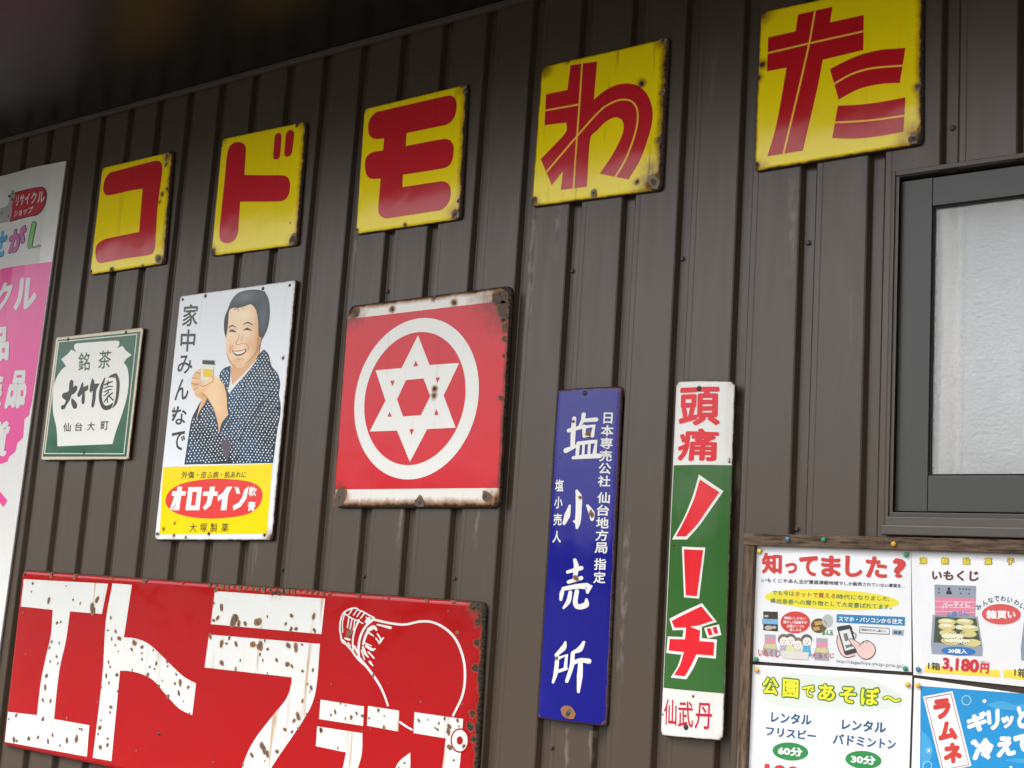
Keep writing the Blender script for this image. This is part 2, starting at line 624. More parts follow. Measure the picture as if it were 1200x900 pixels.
    def nails(s, pts, r=.004, mat=None):
        for p in pts:
            a, b = s.ab(p)
            x, y, z = s.world(a, b, .0002)
            m = MB()
            m.turn((x, y, z), [(r, -.001), (r, .0006), (r * .8, .0016), (r * .35, .0022)], 10)
            m.build('nail', mat or M['nail'], s.root, True)

def vcells(st, top, bot, w, gapf=.12):
    """vertical line of characters between two points: one quad each"""
    n = len(st)
    T, B = np.array(top, float), np.array(bot, float)
    ax = (B - T) / n
    out = []
    for i, ch in enumerate(st):
        a = T + ax * (i + gapf / 2)
        b = T + ax * (i + 1 - gapf / 2)
        hw = np.array((w / 2, 0))
        if ch in '日口':
            hw = hw * .72
        out.append((ch, [tuple(a - hw), tuple(a + hw), tuple(b + hw), tuple(b - hw)]))
    return out

def rq(x0, y0, x1, y1, sl=0.0, sk=0.0):
    """box x0..x1, y0..y1 with its lines falling sl per unit to the right, and leaning sk per unit downwards"""
    w, h = x1 - x0, y1 - y0
    return [(x0, y0), (x1, y0 + sl * w), (x1 - sk * h, y1 + sl * w), (x0 - sk * h, y1)]

M = {}
M['siding'] = siding_material()
M['soffit'] = plain('painted_soffit_board', '120f0e', .34, .4, .12, 3, .02)
M['trim'] = plain('painted_steel_trim', '484039', .4, .5, .1, 30, .05)
M['roof'] = plain('roof_sheet', '3a3634', .5, .4, .1, 8)
M['sash'] = plain('bronze_anodised_aluminium', '353534', .38, .5, .06, 60, .02)
M['sash_dark'] = plain('rubber_gasket', '151413', .6, .3)
M['nail'] = plain('rusty_nail', '2a2320', .6, .5, .3, 300, .3)
M['screw'] = plain('painted_screw', '3a332d', .45, .5, .2, 200)
M['room'] = plain('interior_plaster', 'b5b0a6', .8, .2)
M['wood_x'] = wood_material('weathered_wood', '3a2d23', '6f5b48', 'x')
M['wood_z'] = wood_material('weathered_wood_upright', '3a2d23', '6f5b48', 'z')
M['ply'] = plain('dark_backing_board', '3c332d', .8, .2, .3, 30, .2)
M['concrete'] = plain('asphalt', '504e4b', .85, .3, .3, 60, .4)

# ------------------------------------------------------------------ ground
g = MB()
g.box(-700, 700, -700, 700, -.3, 0)
tag(g.build('ground', M['concrete']), kind='structure')

# low wooded ridge, unseen, added to darken the horizon the enamel mirrors
hv, hf, hn = [], [], 240
for k in range(hn):
    a_ = 2 * math.pi * k / hn
    hh = 17 + 5 * math.sin(a_ * 7) + 3 * math.sin(a_ * 19 + 1) + rnd.uniform(-1, 1)
    for rr, zz in ((170, -.2), (190, hh * .55), (215, hh * .9), (240, hh), (330, -.2)):
        hv.append((rr * math.cos(a_), rr * math.sin(a_), zz))
for k in range(hn):
    for j in range(4):
        a_, b_ = k * 5 + j, ((k + 1) % hn) * 5 + j
        hf.append((a_, b_, b_ + 1, a_ + 1))
tag(link_mesh('added_hills', hv, hf, plain('wooded_hill', '3d4a33', .9, .2, .3, .1), None, None, None, None, True), kind='structure')

# ------------------------------------------------------------------ the shop building
PITCH, GD = .15, .018
EAVE = EYE + 1.515
OVER = 1.1                                   # how far the eave stands out
XL, XR = -7.0, 3.6
bld = empty('shop_building', (-1.7, 0, 0), 'dark brown shop wall of vertical ribbed steel siding with frosted window and dark eave', 'building')

wx0 = wall_uv(1043, 400)[0]                  # window surround
wz1 = wall_uv(1120, 191)[1]
wz0 = wall_uv(1100, 624)[1]
wx1 = wx0 + 1.02

prof = []
k0, k1 = int(XL / PITCH), int(XR / PITCH)
for k in range(k0, k1 + 1):
    x = k * PITCH
    prof += [(x - .0022, 0), (x + .0006, .0022), (x + .0062, GD - .001), (x + .0078, GD), (x + .0285, GD), (x + .0300, GD - .001),
             (x + .0366, .0022), (x + .0390, 0), (x + .0500, 0), (x + .0512, .0006), (x + .0524, 0)]
def siding(x0, x1, z0, z1, mb):
    P = [p for p in prof if x0 < p[0] < x1]
    def yat(x):
        xs = [p[0] for p in prof]
        return float(np.interp(x, xs, [p[1] for p in prof]))
    P = [(x0, yat(x0))] + P + [(x1, yat(x1))]
    b = len(mb.v)
    for x, y in P:
        mb.v += [(x, y, z0), (x, y, z1)]
    for i in range(len(P) - 1):
        mb.f.append((b + 2 * i, b + 2 * i + 2, b + 2 * i + 3, b + 2 * i + 1))
        mb.i.append(0)
w = MB()
siding(XL, wx0 + .012, .05, EAVE, w)
siding(wx0 + .012, wx1 - .012, wz1 - .012, EAVE, w)
siding(wx0 + .012, wx1 - .012, .05, wz0 + .012, w)
siding(wx1 - .012, XR, .05, EAVE, w)
wall = w.build('wall', M['siding'], bld)
m = MB()                                     # the rest of the body: side walls, back wall, floor slab, inner lining
m.box(XL, XL + .12, .03, 5, 0, EAVE)
m.box(XR - .12, XR, .03, 5, 0, EAVE)
m.box(XL + .12, XR - .12, 4.88, 5, 0, EAVE)
m.box(XL + .12, XR - .12, .03, 4.88, .02, .08)
m.box(XL + .12, wx0 - .03, .03, .06, .08, EAVE)
m.box(wx1 + .03, XR - .12, .03, .06, .08, EAVE)
m.box(wx0 - .03, wx1 + .03, .03, .06, .08, wz0 - .03)
m.box(wx0 - .03, wx1 + .03, .03, .06, wz1 + .03, EAVE)
m.build('body_wall', M['room'], bld)
MB().box(2.05, 2.17, -1.0, -.03, 0, EAVE - .002).build('light_blocking_wall', M['siding'], bld)  # unseen wall, added to keep light from the right off the groove sides
MB().box(XL, XR, -.012, .03, 0, .05).build('plinth', M['concrete'], bld)
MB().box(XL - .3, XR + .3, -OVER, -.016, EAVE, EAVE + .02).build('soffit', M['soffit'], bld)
MB().box(XL - .3, XR + .3, -OVER - .03, -OVER - .002, EAVE - .03, EAVE + .28).build('fascia', M['roof'], bld)
MB().box(XL - .3, XR + .3, -OVER - .002, 5.2, EAVE + .16, EAVE + .26).build('roof', M['roof'], bld)
MB().box(XL - .3, XR + .3, -.018, -.0025, EAVE - .016, EAVE - .001, bev=.002).build('eave_trim', M['trim'], bld)
for p in ((948, 285), (800.7, 303.7), (671.5, 317.8), (1116.7, 150.5), (455, 341.7), (427.4, 675), (533.6, 677.5), (331.8, 667.6), (934.5, 620), (652.6, 875.4)):
    x, z = wall_uv(*p, -GD)
    s = MB()
    dd = GD if p[0] != 652.6 else 0
    s.turn((x, dd, z), [(.0075, 0), (.0075, .0008), (.0050, .0012), (.0048, .0048), (.0036, .0060)], 6)
    s.build('screw', M['screw'], wall)

# window: surround, sash, glass; a curtain hangs inside
fx0 = wall_uv(1050.5, 400, -.02)[0]
fz1 = wall_uv(1120, 199, -.01)[1]
fz0 = wall_uv(1110, 608, -.01)[1]
fx1 = wx1 - .05
win = MB()
d0, d1 = -.005, .055                         # front and back of the flashing
win.box(wx0, fx0, d0, d1, wz0, wz1, bev=.0015)
win.box(fx1, wx1, d0, d1, wz0, wz1, bev=.0015)
win.box(fx0 + .0005, fx1 - .0005, d0 + .0004, d1, fz1, wz1, bev=.0015)
win.box(fx0 + .0005, fx1 - .0005, d0 - .012, d1, wz0, fz0, bev=.0015)
win.box(wx0 - .002, wx1, d0 - .016, d0 - .0005, wz0 - .008, wz0 + .0105, bev=.002)
wf = win.build('window', M['trim'], bld)
MB().box(fx0 + .003, fx1 - .003, -.004, .012, fz0 + .0005, fz0 + .010, bev=.001).build('track', M['sash'], wf)
gx0 = wall_uv(1093, 400, -.03)[0]
gz1 = wall_uv(1150, 237, -.03)[1]
gz0 = wall_uv(1150, 558.5, -.03)[1]
sx0, sx1, sz0, sz1 = fx0 + .006, fx1 - .006, fz0 + .0135, fz1 - .0075
gx1 = sx1 - (gx0 - sx0)
sa = MB()
ya, yb = .014, .045
sa.box(sx0, gx0, ya, yb, sz0, sz1, bev=.0012)
sa.box(gx1, sx1, ya, yb, sz0, sz1, bev=.0012)
sa.box(gx0 + .0008, gx1 - .0008, ya + .0006, yb, gz1, sz1 - .0004, bev=.0012)
sa.box(gx0 + .0008, gx1 - .0008, ya + .0006, yb, sz0 + .0004, gz0, bev=.0012)
sash = sa.build('sash', M['sash'], wf)
ga = MB()
t = .004
ga.box(gx0 + .0002, gx0 + t, ya + .006, yb - .01, gz0 + t, gz1 - t)
ga.box(gx1 - t, gx1 - .0002, ya + .006, yb - .01, gz0 + t, gz1 - t)
ga.box(gx0 + .0002, gx1 - .0002, ya + .006, yb - .01, gz1 - t, gz1 - .0002)
ga.box(gx0 + .0002, gx1 - .0002, ya + .006, yb - .01, gz0 + .0002, gz0 + t)
ga.box(fx0 + .0004, sx0 - .0008, .05, .053, fz0 + .011, fz1 - .0004)
ga.build('gasket', M['sash_dark'], wf)

def glass_material():
    n = NT('frosted_pattern_glass')
    g = n.n('ShaderNodeNewGeometry').outputs['Position']
    h1 = n.noise(g, 150, 3, .5)
    h2 = n.noise(g, 26, 3, .5)
    nm = n.bump(h2, .35, .006)
    nm = n.bump(h1, .7, .003, nm)
    n.done((1, 1, 1), .13, nm, .6)
    n.p.inputs['Transmission Weight'].default_value = .78
    n.p.inputs['IOR'].default_value = 1.45
    return n.m
M['glass'] = glass_material()
MB().box(gx0 + t + .0004, gx1 - t - .0004, ya + .012, ya + .017, gz0 + t + .0004, gz1 - t - .0004).build('glass_pane', M['glass'], wf)

def curtain(name, x0, x1, y, z0, z1, amp, wl, mat, label):
    n = int((x1 - x0) / .006)
    v, f = [], []
    for j, z in enumerate((z0, z1)):
        for i in range(n + 1):
            x = x0 + (x1 - x0) * i / n
            v.append((x, y + amp * math.sin(x * 2 * math.pi / wl) + amp * .5 * math.sin(x * 2 * math.pi / wl * .37 + 1), z))
    for i in range(n):
        f.append((i, i + 1, n + 2 + i, n + 1 + i))
    b = Vector(((x0 + x1) / 2, y, z0))
    o = link_mesh(name, v, f, mat, None, b, None, None, True)
    o.location = b
    so_ = o.modifiers.new('thick', 'SOLIDIFY')
    so_.thickness = .001
    return tag(o, label, 'curtain')
M['curtain'] = plain('white_curtain_cloth', 'fbfaf8', .8, .2, .03, 60)
curtain('window_curtain', gx0 - .03, gx0 + .052, .060, gz0 - .02, gz1 + .05, .010, .03, M['curtain'], 'white curtain bunched at the left side behind the frosted window glass')
M['blind'] = plain('grey_blind_cloth', 'e4eaef', .8, .2, .05, 12)
curtain('lace_curtain', gx0 + .045, gx1 + .03, .074, gz0 - .02, gz1 + .05, .012, .21, M['blind'], 'pale grey curtain spread flat behind most of the frosted window glass')

M['rust_rim'] = plain('rust_stained_edge', '855c39', .7, .3, .35, 300, .4)
M['rust_core'] = plain('bare_rusty_steel', '5a4d43', .75, .3, .55, 260, .5)
M['ground_coat'] = plain('chipped_ground_coat', '8a7c66', .6, .3, .4, 300, .3)
def chips(pl, items, layer=4, rim='rust_rim', rk=.82, ck=.54):
    V, F, I, n_ = [], [], [], 11
    for zf, (a, b, rr) in items:
        q = zf([(a, b)])[0]
        s_ = zf([(a + rr, b)])[0][0] - q[0]
        ca, cb = pl.ab(q)
        ra = abs(pl.ab((q[0] + s_, q[1]))[0] - ca)
        for lay, sc, mi in ((layer, rk, 0), (layer + .6, ck + rnd.uniform(-.2, .12), 1)):
            k = len(V)
            ph = rnd.uniform(0, 6)
            for j in range(n_):
                t_ = 2 * math.pi * j / n_
                q_ = ra * sc * (1 + .28 * math.sin(2 * t_ + ph) + rnd.uniform(-.16, .16))
                V.append((ca + q_ * math.cos(t_), cb + q_ * 1.08 * math.sin(t_), lay * LAY))
            F.append(tuple(range(k, k + n_)))
            I.append(mi)
    V = [(min(max(q[0], .003), pl.W - .003), min(max(q[1], .003), pl.H - .003), q[2]) for q in V]
    o = pl.emit('rust_chips', V, F, [M[rim], M['rust_core']], I)
    me = pl.plate_mesh                           # wear belongs to the plate itself: one mesh with the panel
    k = len(me.materials)
    for m_ in o.data.materials:
        me.materials.append(m_)
    for q in o.data.polygons:
        q.material_index += k
    bm = bmesh.new()
    bm.from_mesh(me)
    bm.from_mesh(o.data)
    bm.to_mesh(me)
    bm.free()
    d_ = o.data
    bpy.data.objects.remove(o)
    bpy.data.meshes.remove(d_)
def corner_chips(zf, items):
    chips(p, [(zf, q) for q in items], 5, 'ground_coat', .62, .44)

# ------------------------------------------------------------------ enamel signs: the yellow row
YEL, RED = 'fbe204', 'c31f2b'
ROW = 'yellow enamel character signs in a row under the eave'
def yellow(label, px4, wear):
    p = Plate('enamel_sign', label, 'sign', px4, .0105, ROW, None, wear)
    return p

z = Z(100, 170, 5.625)
p = yellow('small yellow enamel sign with a red rounded KO, leftmost of the yellow row', z([(108, 146), (580, 36), (522, 782), (24, 858)]),
           dict(edge=(1.4, 9, 2, 1.2), corner=(9, 24, 20, 10), streak=.15))
p.spot(z([(505, 318), (490, 365), (178, 822), (375, 800), (540, 280)]), 7)
p.panel(enamel(p, YEL, 'yellow_enamel'))
p.poly('letter', z([(455, 105), (490, 105), (507, 130), (505, 200), (478, 400), (462, 640), (455, 690), (430, 722), (250, 750), (110, 778), (85, 775), (70, 745), (68, 690), (80, 655), (110, 630), (150, 615), (355, 573), (378, 288), (300, 300), (150, 332), (125, 315), (118, 280), (130, 225), (160, 185), (200, 172), (300, 145)]), 1, enamel(p, RED, 'red_enamel'))
corner_chips(z, [(488, 752, 34), (175, 824, 20), (508, 318, 12), (378, 800, 12), (540, 75, 26), (535, 130, 18)])
p.nails(z([(540, 68), (488, 750), (40, 832)]))

z = Z(230, 130, 5)
p = yellow('yellow enamel sign with a red DO and two small ticks, second from left', z([(148, 160), (648, 56), (592, 786), (82, 852)]),
           dict(edge=(2, 8, 1.4, 1.6), corner=(12, 16, 20, 16), streak=.12))
p.spot(z([(550, 655), (215, 690)]), 3)
p.panel(enamel(p, YEL, 'yellow_enamel'))
p.polys('letter', [[z([(245, 183), (275, 190), (290, 215), (290, 260), (282, 375), (400, 377), (510, 378), (540, 395), (550, 430), (545, 480), (525, 515), (490, 530), (258, 532), (250, 640), (245, 710), (225, 755), (190, 775), (155, 770), (138, 745), (137, 690), (150, 560), (170, 370), (178, 280), (190, 220), (215, 190)])],
    [z([(480, 127), (497, 135), (500, 155), (490, 265), (478, 283), (460, 285), (450, 275), (452, 250), (460, 160), (465, 140)])],
    [z([(552, 110), (572, 120), (574, 145), (562, 240), (550, 262), (530, 270), (517, 262), (517, 235), (525, 145), (535, 120)])]], 1, enamel(p, RED, 'red_enamel'))
corner_chips(z, [(565, 755, 34), (595, 78, 20), (98, 832, 24), (148, 205, 10)])
p.nails(z([(598, 72), (562, 755), (150, 205), (98, 830)]))

z = Z(400, 90, 4.5)
p = yellow('yellow enamel sign with a thick red MO, middle of the yellow row', z([(118, 165), (668, 32), (630, 750), (72, 832)]),
           dict(edge=(1.2, 8.5, 1.6, 2.2), corner=(8, 18, 22, 9), streak=.15))
p.spot(z([(335, 782), (620, 655)]), 6)
p.panel(enamel(p, YEL, 'yellow_enamel'))
p.poly('letter', z([(545, 103), (580, 100), (603, 120), (608, 165), (595, 215), (560, 250), (500, 265), (345, 297), (340, 365), (540, 328), (575, 335), (592, 365), (590, 420), (575, 460), (540, 482), (325, 517), (322, 582), (500, 555), (545, 553), (572, 575), (577, 620), (565, 665), (530, 700), (480, 710), (260, 744), (225, 745), (200, 725), (195, 690), (208, 537), (160, 538), (135, 520), (125, 480), (130, 430), (160, 400), (220, 388), (226, 325), (180, 328), (150, 310), (142, 270), (150, 225), (180, 190), (220, 178)]), 1, enamel(p, RED, 'red_enamel'))
corner_chips(z, [(602, 726, 30), (655, 70, 24), (80, 806, 14), (622, 655, 16), (335, 782, 10)])
p.nails(z([(652, 75), (602, 728), (85, 808)]))

z = Z(610, 30, 4.09)
p = yellow('rust streaked yellow enamel sign with a striped red WA, second from right', z([(98, 192), (714, 50), (677, 788), (46, 870)]),
           dict(edge=(3, 9.5, 2, 3), corner=(17, 16, 34, 13), streak=1.0, stain=lin('7a5226'), halo=.8))
p.spot(z([(350, 805), (225, 165), (680, 320), (665, 545), (578, 276), (557, 748)]), 8)
p.panel(enamel(p, YEL, 'yellow_enamel'))
lt = p.poly('letter', z([(240, 190), (367, 172), (352, 355), (400, 315), (460, 285), (520, 278), (570, 292), (610, 335), (632, 400), (630, 470), (605, 560), (570, 650), (517, 738), (380, 710), (440, 620), (485, 530), (495, 480), (485, 450), (455, 440), (410, 460), (370, 500), (335, 540), (318, 772), (193, 788), (203, 700), (150, 765), (97, 640), (160, 575), (218, 510), (220, 465), (115, 478), (122, 330), (225, 308)]), 1, enamel(p, RED, 'red_enamel'))
ZS = lambda zf, st: [tuple(list(zf([(a, b)])[0]) + [w]) for a, b, w in st]
W8 = 2.1
p.strokes('inline', [ZS(z, [(296, 178, W8), (283, 380, W8), (272, 530, W8), (255, 784, W8)]), ZS(z, [(116, 408, W8), (283, 378, W8)]),
    ZS(z, [(120, 708, W8), (272, 530, W8), (380, 410, W8), (440, 370, W8), (490, 355, W8), (535, 365, W8), (560, 405, W8), (560, 470, W8), (540, 550, W8), (500, 650, W8), (452, 730, W8)])], 2, enamel(p, 'ffc84a', 'orange_enamel'), lt, False)
corner_chips(z, [(640, 750, 46), (352, 805, 24), (668, 548, 20), (684, 318, 18), (62, 842, 26), (685, 72, 24)])
p.nails(z([(685, 72), (640, 750), (62, 842), (352, 803)]))

z = Z(870, 0, 4.091)
p = yellow('largest yellow enamel sign with a striped red TA, rightmost of the yellow row', z([(82, 55), (868, -116), (864, 690), (52, 824)]),
           dict(edge=(3, 6.5, 2.6, 2), corner=(16, 14, 26, 13), streak=.25, halo=.7))
p.spot(z([(845, 415), (855, 620), (75, 370), (95, 310)]), 9)
p.panel(enamel(p, YEL, 'yellow_enamel'))
lt = p.polys('letter', [[z([(267, 70), (432, 33), (420, 108), (582, 72), (580, 240), (385, 287), (360, 420), (290, 722), (120, 750), (165, 590), (212, 325), (118, 342), (124, 180), (255, 150)])],
    [z([(420, 332), (480, 300), (560, 265), (660, 240), (782, 230), (755, 398), (670, 402), (580, 420), (520, 445), (462, 478)])],
    [z([(458, 507), (560, 502), (660, 490), (782, 467), (772, 632), (640, 655), (530, 665), (430, 662)])]], 1, enamel(p, 'bd1520', 'red_enamel'))
p.strokes('inline', [ZS(z, [(350, 48, 2.2), (310, 260, 2.2), (197, 740, 2.2)]), ZS(z, [(118, 256, 2.2), (350, 202, 2.2), (584, 150, 2.2)]),
    ZS(z, [(438, 404, 2.2), (520, 358, 2.2), (620, 328, 2.2), (772, 315, 2.2)]), ZS(z, [(440, 588, 2.2), (560, 582, 2.2), (660, 572, 2.2), (780, 555, 2.2)])], 2, enamel(p, 'ffc84a', 'orange_enamel'), lt, False)
corner_chips(z, [(822, 668, 40), (846, 415, 26), (70, 792, 20), (856, 618, 14), (72, 370, 8)])
p.nails(z([(822, 665), (70, 792)]), .005)

# ------------------------------------------------------------------ green tea shop sign
z = Z(40, 370, 5)
p = Plate('tea_sign', 'green and white enamel tea shop sign with a white jar shape', 'sign', z([(126, 124), (640, 66), (552, 843), (36, 848)]), .013, None, None,
          dict(edge=(1.6, 1.6, 1.6, 1.6), corner=(5, 6, 5, 5), streak=.2, halo=.35, stain=lin('b08a5a')))
p.spot(z([(200, 138), (540, 95), (293, 800)]), 6)
p.panel(enamel(p, 'd9cdb4', 'cream_enamel'), .010, .006)
gf = p.poly('field', z([(140, 142), (624, 92), (541, 826), (50, 826)]), 1, enamel(p, '2a5f45', 'green_enamel'), None, False)
p.polys('border_line', [[z([(141, 150), (606, 105), (529, 812), (58, 810)]), z([(148, 156), (600, 112), (524, 806), (65, 804)])]], 2, enamel(p, 'd4d2c6', 'white_enamel'), None, False)
p.poly('jar_shape', z([(238, 170), (252, 162), (480, 146), (500, 150), (500, 170), (486, 192), (518, 176), (540, 205), (572, 230), (545, 250), (527, 275), (548, 310), (556, 380), (546, 470), (515, 580), (480, 680), (460, 752), (138, 765), (132, 660), (112, 560), (112, 440), (130, 370), (160, 320), (188, 295), (160, 255), (200, 222), (218, 198), (248, 213), (236, 190)]), 2, enamel(p, 'e8e8e1', 'white_enamel'), None, True, (), 60)
p.texts('lettering', [('銘', z([(262, 218), (332, 212), (326, 320), (260, 325)])), ('茶', z([(385, 206), (457, 200), (447, 308), (372, 314)]))], 3, enamel(p, '3f5a4c', 'dark_green_enamel'), .012)
zg = Z(65, 430, 12.63)
bk = enamel(p, '2c2c2c', 'black_enamel')
S = lambda *st: [ZS(zg, [(a, b, w / 12.63) for a, b, w in q]) for q in st]
p.polys('brush_letter', [[zg([(240, 185), (270, 215), (265, 300), (305, 270), (328, 300), (318, 350), (280, 395), (240, 420), (220, 480), (170, 560), (140, 615), (105, 632), (85, 610), (95, 570), (130, 560), (160, 500), (110, 460), (100, 430), (120, 390), (195, 360), (205, 280), (215, 220)])],
    [zg([(245, 460), (300, 510), (325, 560), (315, 610), (280, 620), (255, 590), (235, 520)])]], 3, bk, None, True, None, 75)
p.polys('brush_letter', [[zg([(405, 225), (420, 255), (415, 300), (490, 265), (485, 340), (440, 370), (440, 470), (425, 545), (395, 550), (390, 480), (400, 395), (355, 445), (330, 440), (330, 400), (360, 330), (385, 260)])],
    [zg([(550, 160), (575, 200), (580, 250), (660, 245), (625, 310), (605, 360), (595, 480), (570, 590), (545, 605), (535, 570), (550, 450), (555, 350), (525, 385), (508, 350), (515, 290), (535, 210)])]], 3, bk, None, True, None, 75)
p.strokes('brush_letter', S([(735, 165, 18), (690, 290, 44), (668, 430, 46), (690, 550, 50), (740, 605, 70), (810, 590, 60), (850, 535, 14)], [(765, 190, 24), (830, 145, 44), (895, 115, 50), (930, 220, 46), (922, 400, 44), (895, 530, 38), (850, 603, 10)],
    [(730, 265, 20), (790, 238, 24), (850, 215, 16)], [(785, 205, 18), (775, 270, 20)], [(720, 320, 14), (790, 292, 20), (855, 290, 12)], [(725, 372, 16), (785, 345, 22), (840, 330, 12)],
    [(790, 372, 22), (740, 420, 16), (712, 430, 10)], [(850, 385, 18), (790, 430, 24), (725, 520, 16)], [(795, 430, 18), (855, 490, 24)], [(770, 470, 18), (775, 525, 16)]), 3, bk)
p.texts('lettering', [(c, z(rq(x - 22, y, x + 22, y + 52, -.03, .06))) for c, x, y in (('仙', 196, 628), ('台', 264, 625), ('大', 336, 622), ('町', 416, 619))], 3, enamel(p, '333833', 'black_enamel'), .016)
p.nails(z([(200, 140), (538, 98), (294, 802)]), .005)

# ------------------------------------------------------------------ ointment advertisement
z1, z2 = Z(200, 320, 5), Z(180, 460, 5)
p = Plate('ointment_sign', 'tall enamel advertisement of a smiling man in a dotted kimono holding a jar', 'sign', z1([(52, 132), (737, 36)]) + z2([(694, 868), (2, 866)]), .013, None, None,
          dict(edge=(1.6, 3.2, 2.2, 1.8), corner=(7, 8, 18, 8), streak=.12, halo=.55))
p.spot(z1([(630, 795), (660, 500), (20, 800), (15, 835), (540, 92), (205, 135)]), 5)
p.spot(z2([(30, 830), (60, 800), (650, 835), (190, 850), (125, 765), (325, 828), (120, 838)]), 5)
p.panel(enamel(p, 'e8ecf0', 'white_enamel'), .010, .006)
p.poly('yellow_field', z2([(56, 437), (697, 417), (664, 828), (36, 832)]), 1, enamel(p, 'f8d80a', 'yellow_enamel'), None, False)
def en(c, nm):
    return enamel(p, c, nm)
kim = z1([(548, 448), (575, 480), (592, 545), (628, 590), (642, 650), (635, 710), (645, 780), (640, 850), (628, 900), (600, 1113), (80, 1122), (98, 1000), (122, 860), (150, 800), (182, 745), (220, 715), (290, 640), (285, 600), (310, 560), (352, 542), (350, 620), (345, 690), (440, 560), (545, 448)])
M['tone'] = tone_print()
def kim_tone(a, b):
    k = .62 + .5 * math.sin(9 * a + 5 * b + 2 * math.sin(4 * b)) * .5 + .35 * blob(a, b, .62, .62, .25, .2) - .3 * blob(a, b, .42, .12, .12, .3) - .25 * blob(a, b, .95, .3, .12, .6)
    return tuple(x * max(.25, k) * 1.25 for x in lin('1d4261'))
port = p.painted('portrait', kim, 1, kim_tone, M['tone'], None, 70, 26)
skin = en('f0c49a', 'skin_print')
arm = z1([(168, 652), (200, 640), (248, 600), (285, 620), (315, 655), (330, 710), (332, 780), (341, 830), (302, 880), (286, 940), (276, 870), (255, 800), (215, 730), (180, 700), (165, 672)])
arm2 = z1([(182, 556), (150, 576), (126, 615), (121, 655), (136, 690), (150, 722), (182, 742), (166, 800), (148, 870), (172, 810), (212, 745), (204, 690), (188, 640), (178, 600)])
def inside(q, poly):
    c = False
    j = len(poly) - 1
    for i in range(len(poly)):
        if (poly[i][1] > q[1]) != (poly[j][1] > q[1]) and q[0] < (poly[j][0] - poly[i][0]) * (q[1] - poly[i][1]) / (poly[j][1] - poly[i][1] + 1e-12) + poly[i][0]:
            c = not c
        j = i
    return c
dots = []
for i in range(-6, 36):
    for j in range(-2, 48):
        x = 80 + i * 19.5 + (j % 2) * 9.7 + rnd.uniform(-1.8, 1.8) + 9 * math.sin(j * .17 + i * .05)
        y = 440 + j * 15.2 + rnd.uniform(-1.5, 1.5) + 10 * math.sin(i * .22 + j * .03) - 1.5 * i * .35
        q = z1([(x, y)])[0]
        inn = [z1([(x + dx, y + dy)])[0] for dx, dy in ((8, 0), (-8, 0), (0, 8), (0, -8))]
        if all(inside(a, kim) for a in inn) and not any(inside(a, arm) or inside(a, arm2) for a in inn):
            dots.append([ellipse(q[0], q[1], .78 + rnd.uniform(-.15, .12), .92, 8, rnd.uniform(-.5, .5))])
p.polys('polka_dots', dots, 2, en('e4e9ea', 'white_print'), port, False)
folds = [[(335, 700, 4), (420, 610, 6), (550, 460, 3)], [(440, 640, 3), (400, 760, 6), (340, 900, 3)], [(480, 860, 3), (430, 920, 7), (380, 1110, 4)], [(300, 960, 3), (330, 1040, 8), (345, 1110, 5)], [(610, 700, 3), (540, 760, 6), (470, 860, 3)]]
p.strokes('cloth_fold', [ZS(z1, [(a, b, w / 5) for a, b, w in q]) for q in folds], 2.3, en('122536', 'dark_navy_print'), port)
p.poly('lining', z1([(290, 985), (345, 975), (350, 1040), (330, 1110), (312, 1060), (300, 1020)]), 2.4, en('5b5060', 'mauve_print'), port)
hair = p.painted('hair', z1([(326, 385), (314, 335), (316, 265), (335, 212), (362, 152), (400, 115), (450, 100), (510, 97), (552, 108), (573, 150), (581, 205), (579, 270), (566, 330), (548, 368), (532, 400), (520, 470), (505, 470), (500, 380), (420, 250), (350, 260)]), 2, lambda a, b: lerp(lin('23292e'), lin('68737c'), .75 * blob(a, b, .42, .9, .28, .1) + .5 * blob(a, b, .86, .55, .12, .3)), M['tone'], port)
p.poly('neck', z1([(358, 540), (440, 500), (522, 425), (515, 480), (472, 545), (420, 600), (372, 655), (352, 650), (352, 580)]), 2.4, en('e2ad80', 'skin_shade_print'), port)
p.polys('inner_collar', [[z1([(352, 585), (362, 655), (348, 702), (336, 695), (348, 640)])], [z1([(348, 702), (364, 655), (420, 600), (520, 490), (470, 560), (400, 640)])]], 2.8, en('e9e9e4', 'white_print'), port)
def face_tone(a, b):
    c = lerp(lin('f8d8b2'), lin('e0a56c'), 1.1 * max(0, (a - .55) / .45) ** 1.3 + .55 * blob(a, b, .3, .02, .5, .12))
    c = lerp(c, lin('e9a27c'), .6 * (blob(a, b, .68, .36, .14, .1) + blob(a, b, .16, .33, .1, .1)))
    c = lerp(c, lin('c08552'), .5 * blob(a, b, .98, .3, .12, .4) + .35 * blob(a, b, .44, .47, .07, .05) + .30 * blob(a, b, .2, .63, .14, .03) + .30 * blob(a, b, .66, .66, .14, .03) + .3 * blob(a, b, .36, .12, .18, .03))
    return lerp(c, lin('fdeacb'), .6 * blob(a, b, .42, .84, .22, .08) + .5 * blob(a, b, .37, .55, .04, .1))
p.painted('face', z1([(345, 222), (366, 205), (400, 205), (432, 196), (470, 182), (494, 202), (508, 240), (515, 300), (517, 360), (522, 375), (534, 378), (530, 410), (520, 430), (512, 462), (482, 502), (442, 540), (412, 557), (386, 558), (361, 545), (345, 520), (333, 480), (325, 430), (325, 385), (335, 330), (340, 270)]), 3.2, face_tone, M['tone'], port, 48, 30)
p.painted('hand', arm2, 3.2, lambda a, b: lerp(lin('f3c898'), lin('c98e58'), .5 * blob(a, b, .9, .3, .3, .3) + .35 * math.sin(16 * b) ** 2 * (b > .45)), M['tone'], port)
p.polys('jar', [[z1([(182, 545), (254, 549), (250, 634), (178, 630)])]], 3.7, en('e9e4cf', 'jar_print'), port, False)
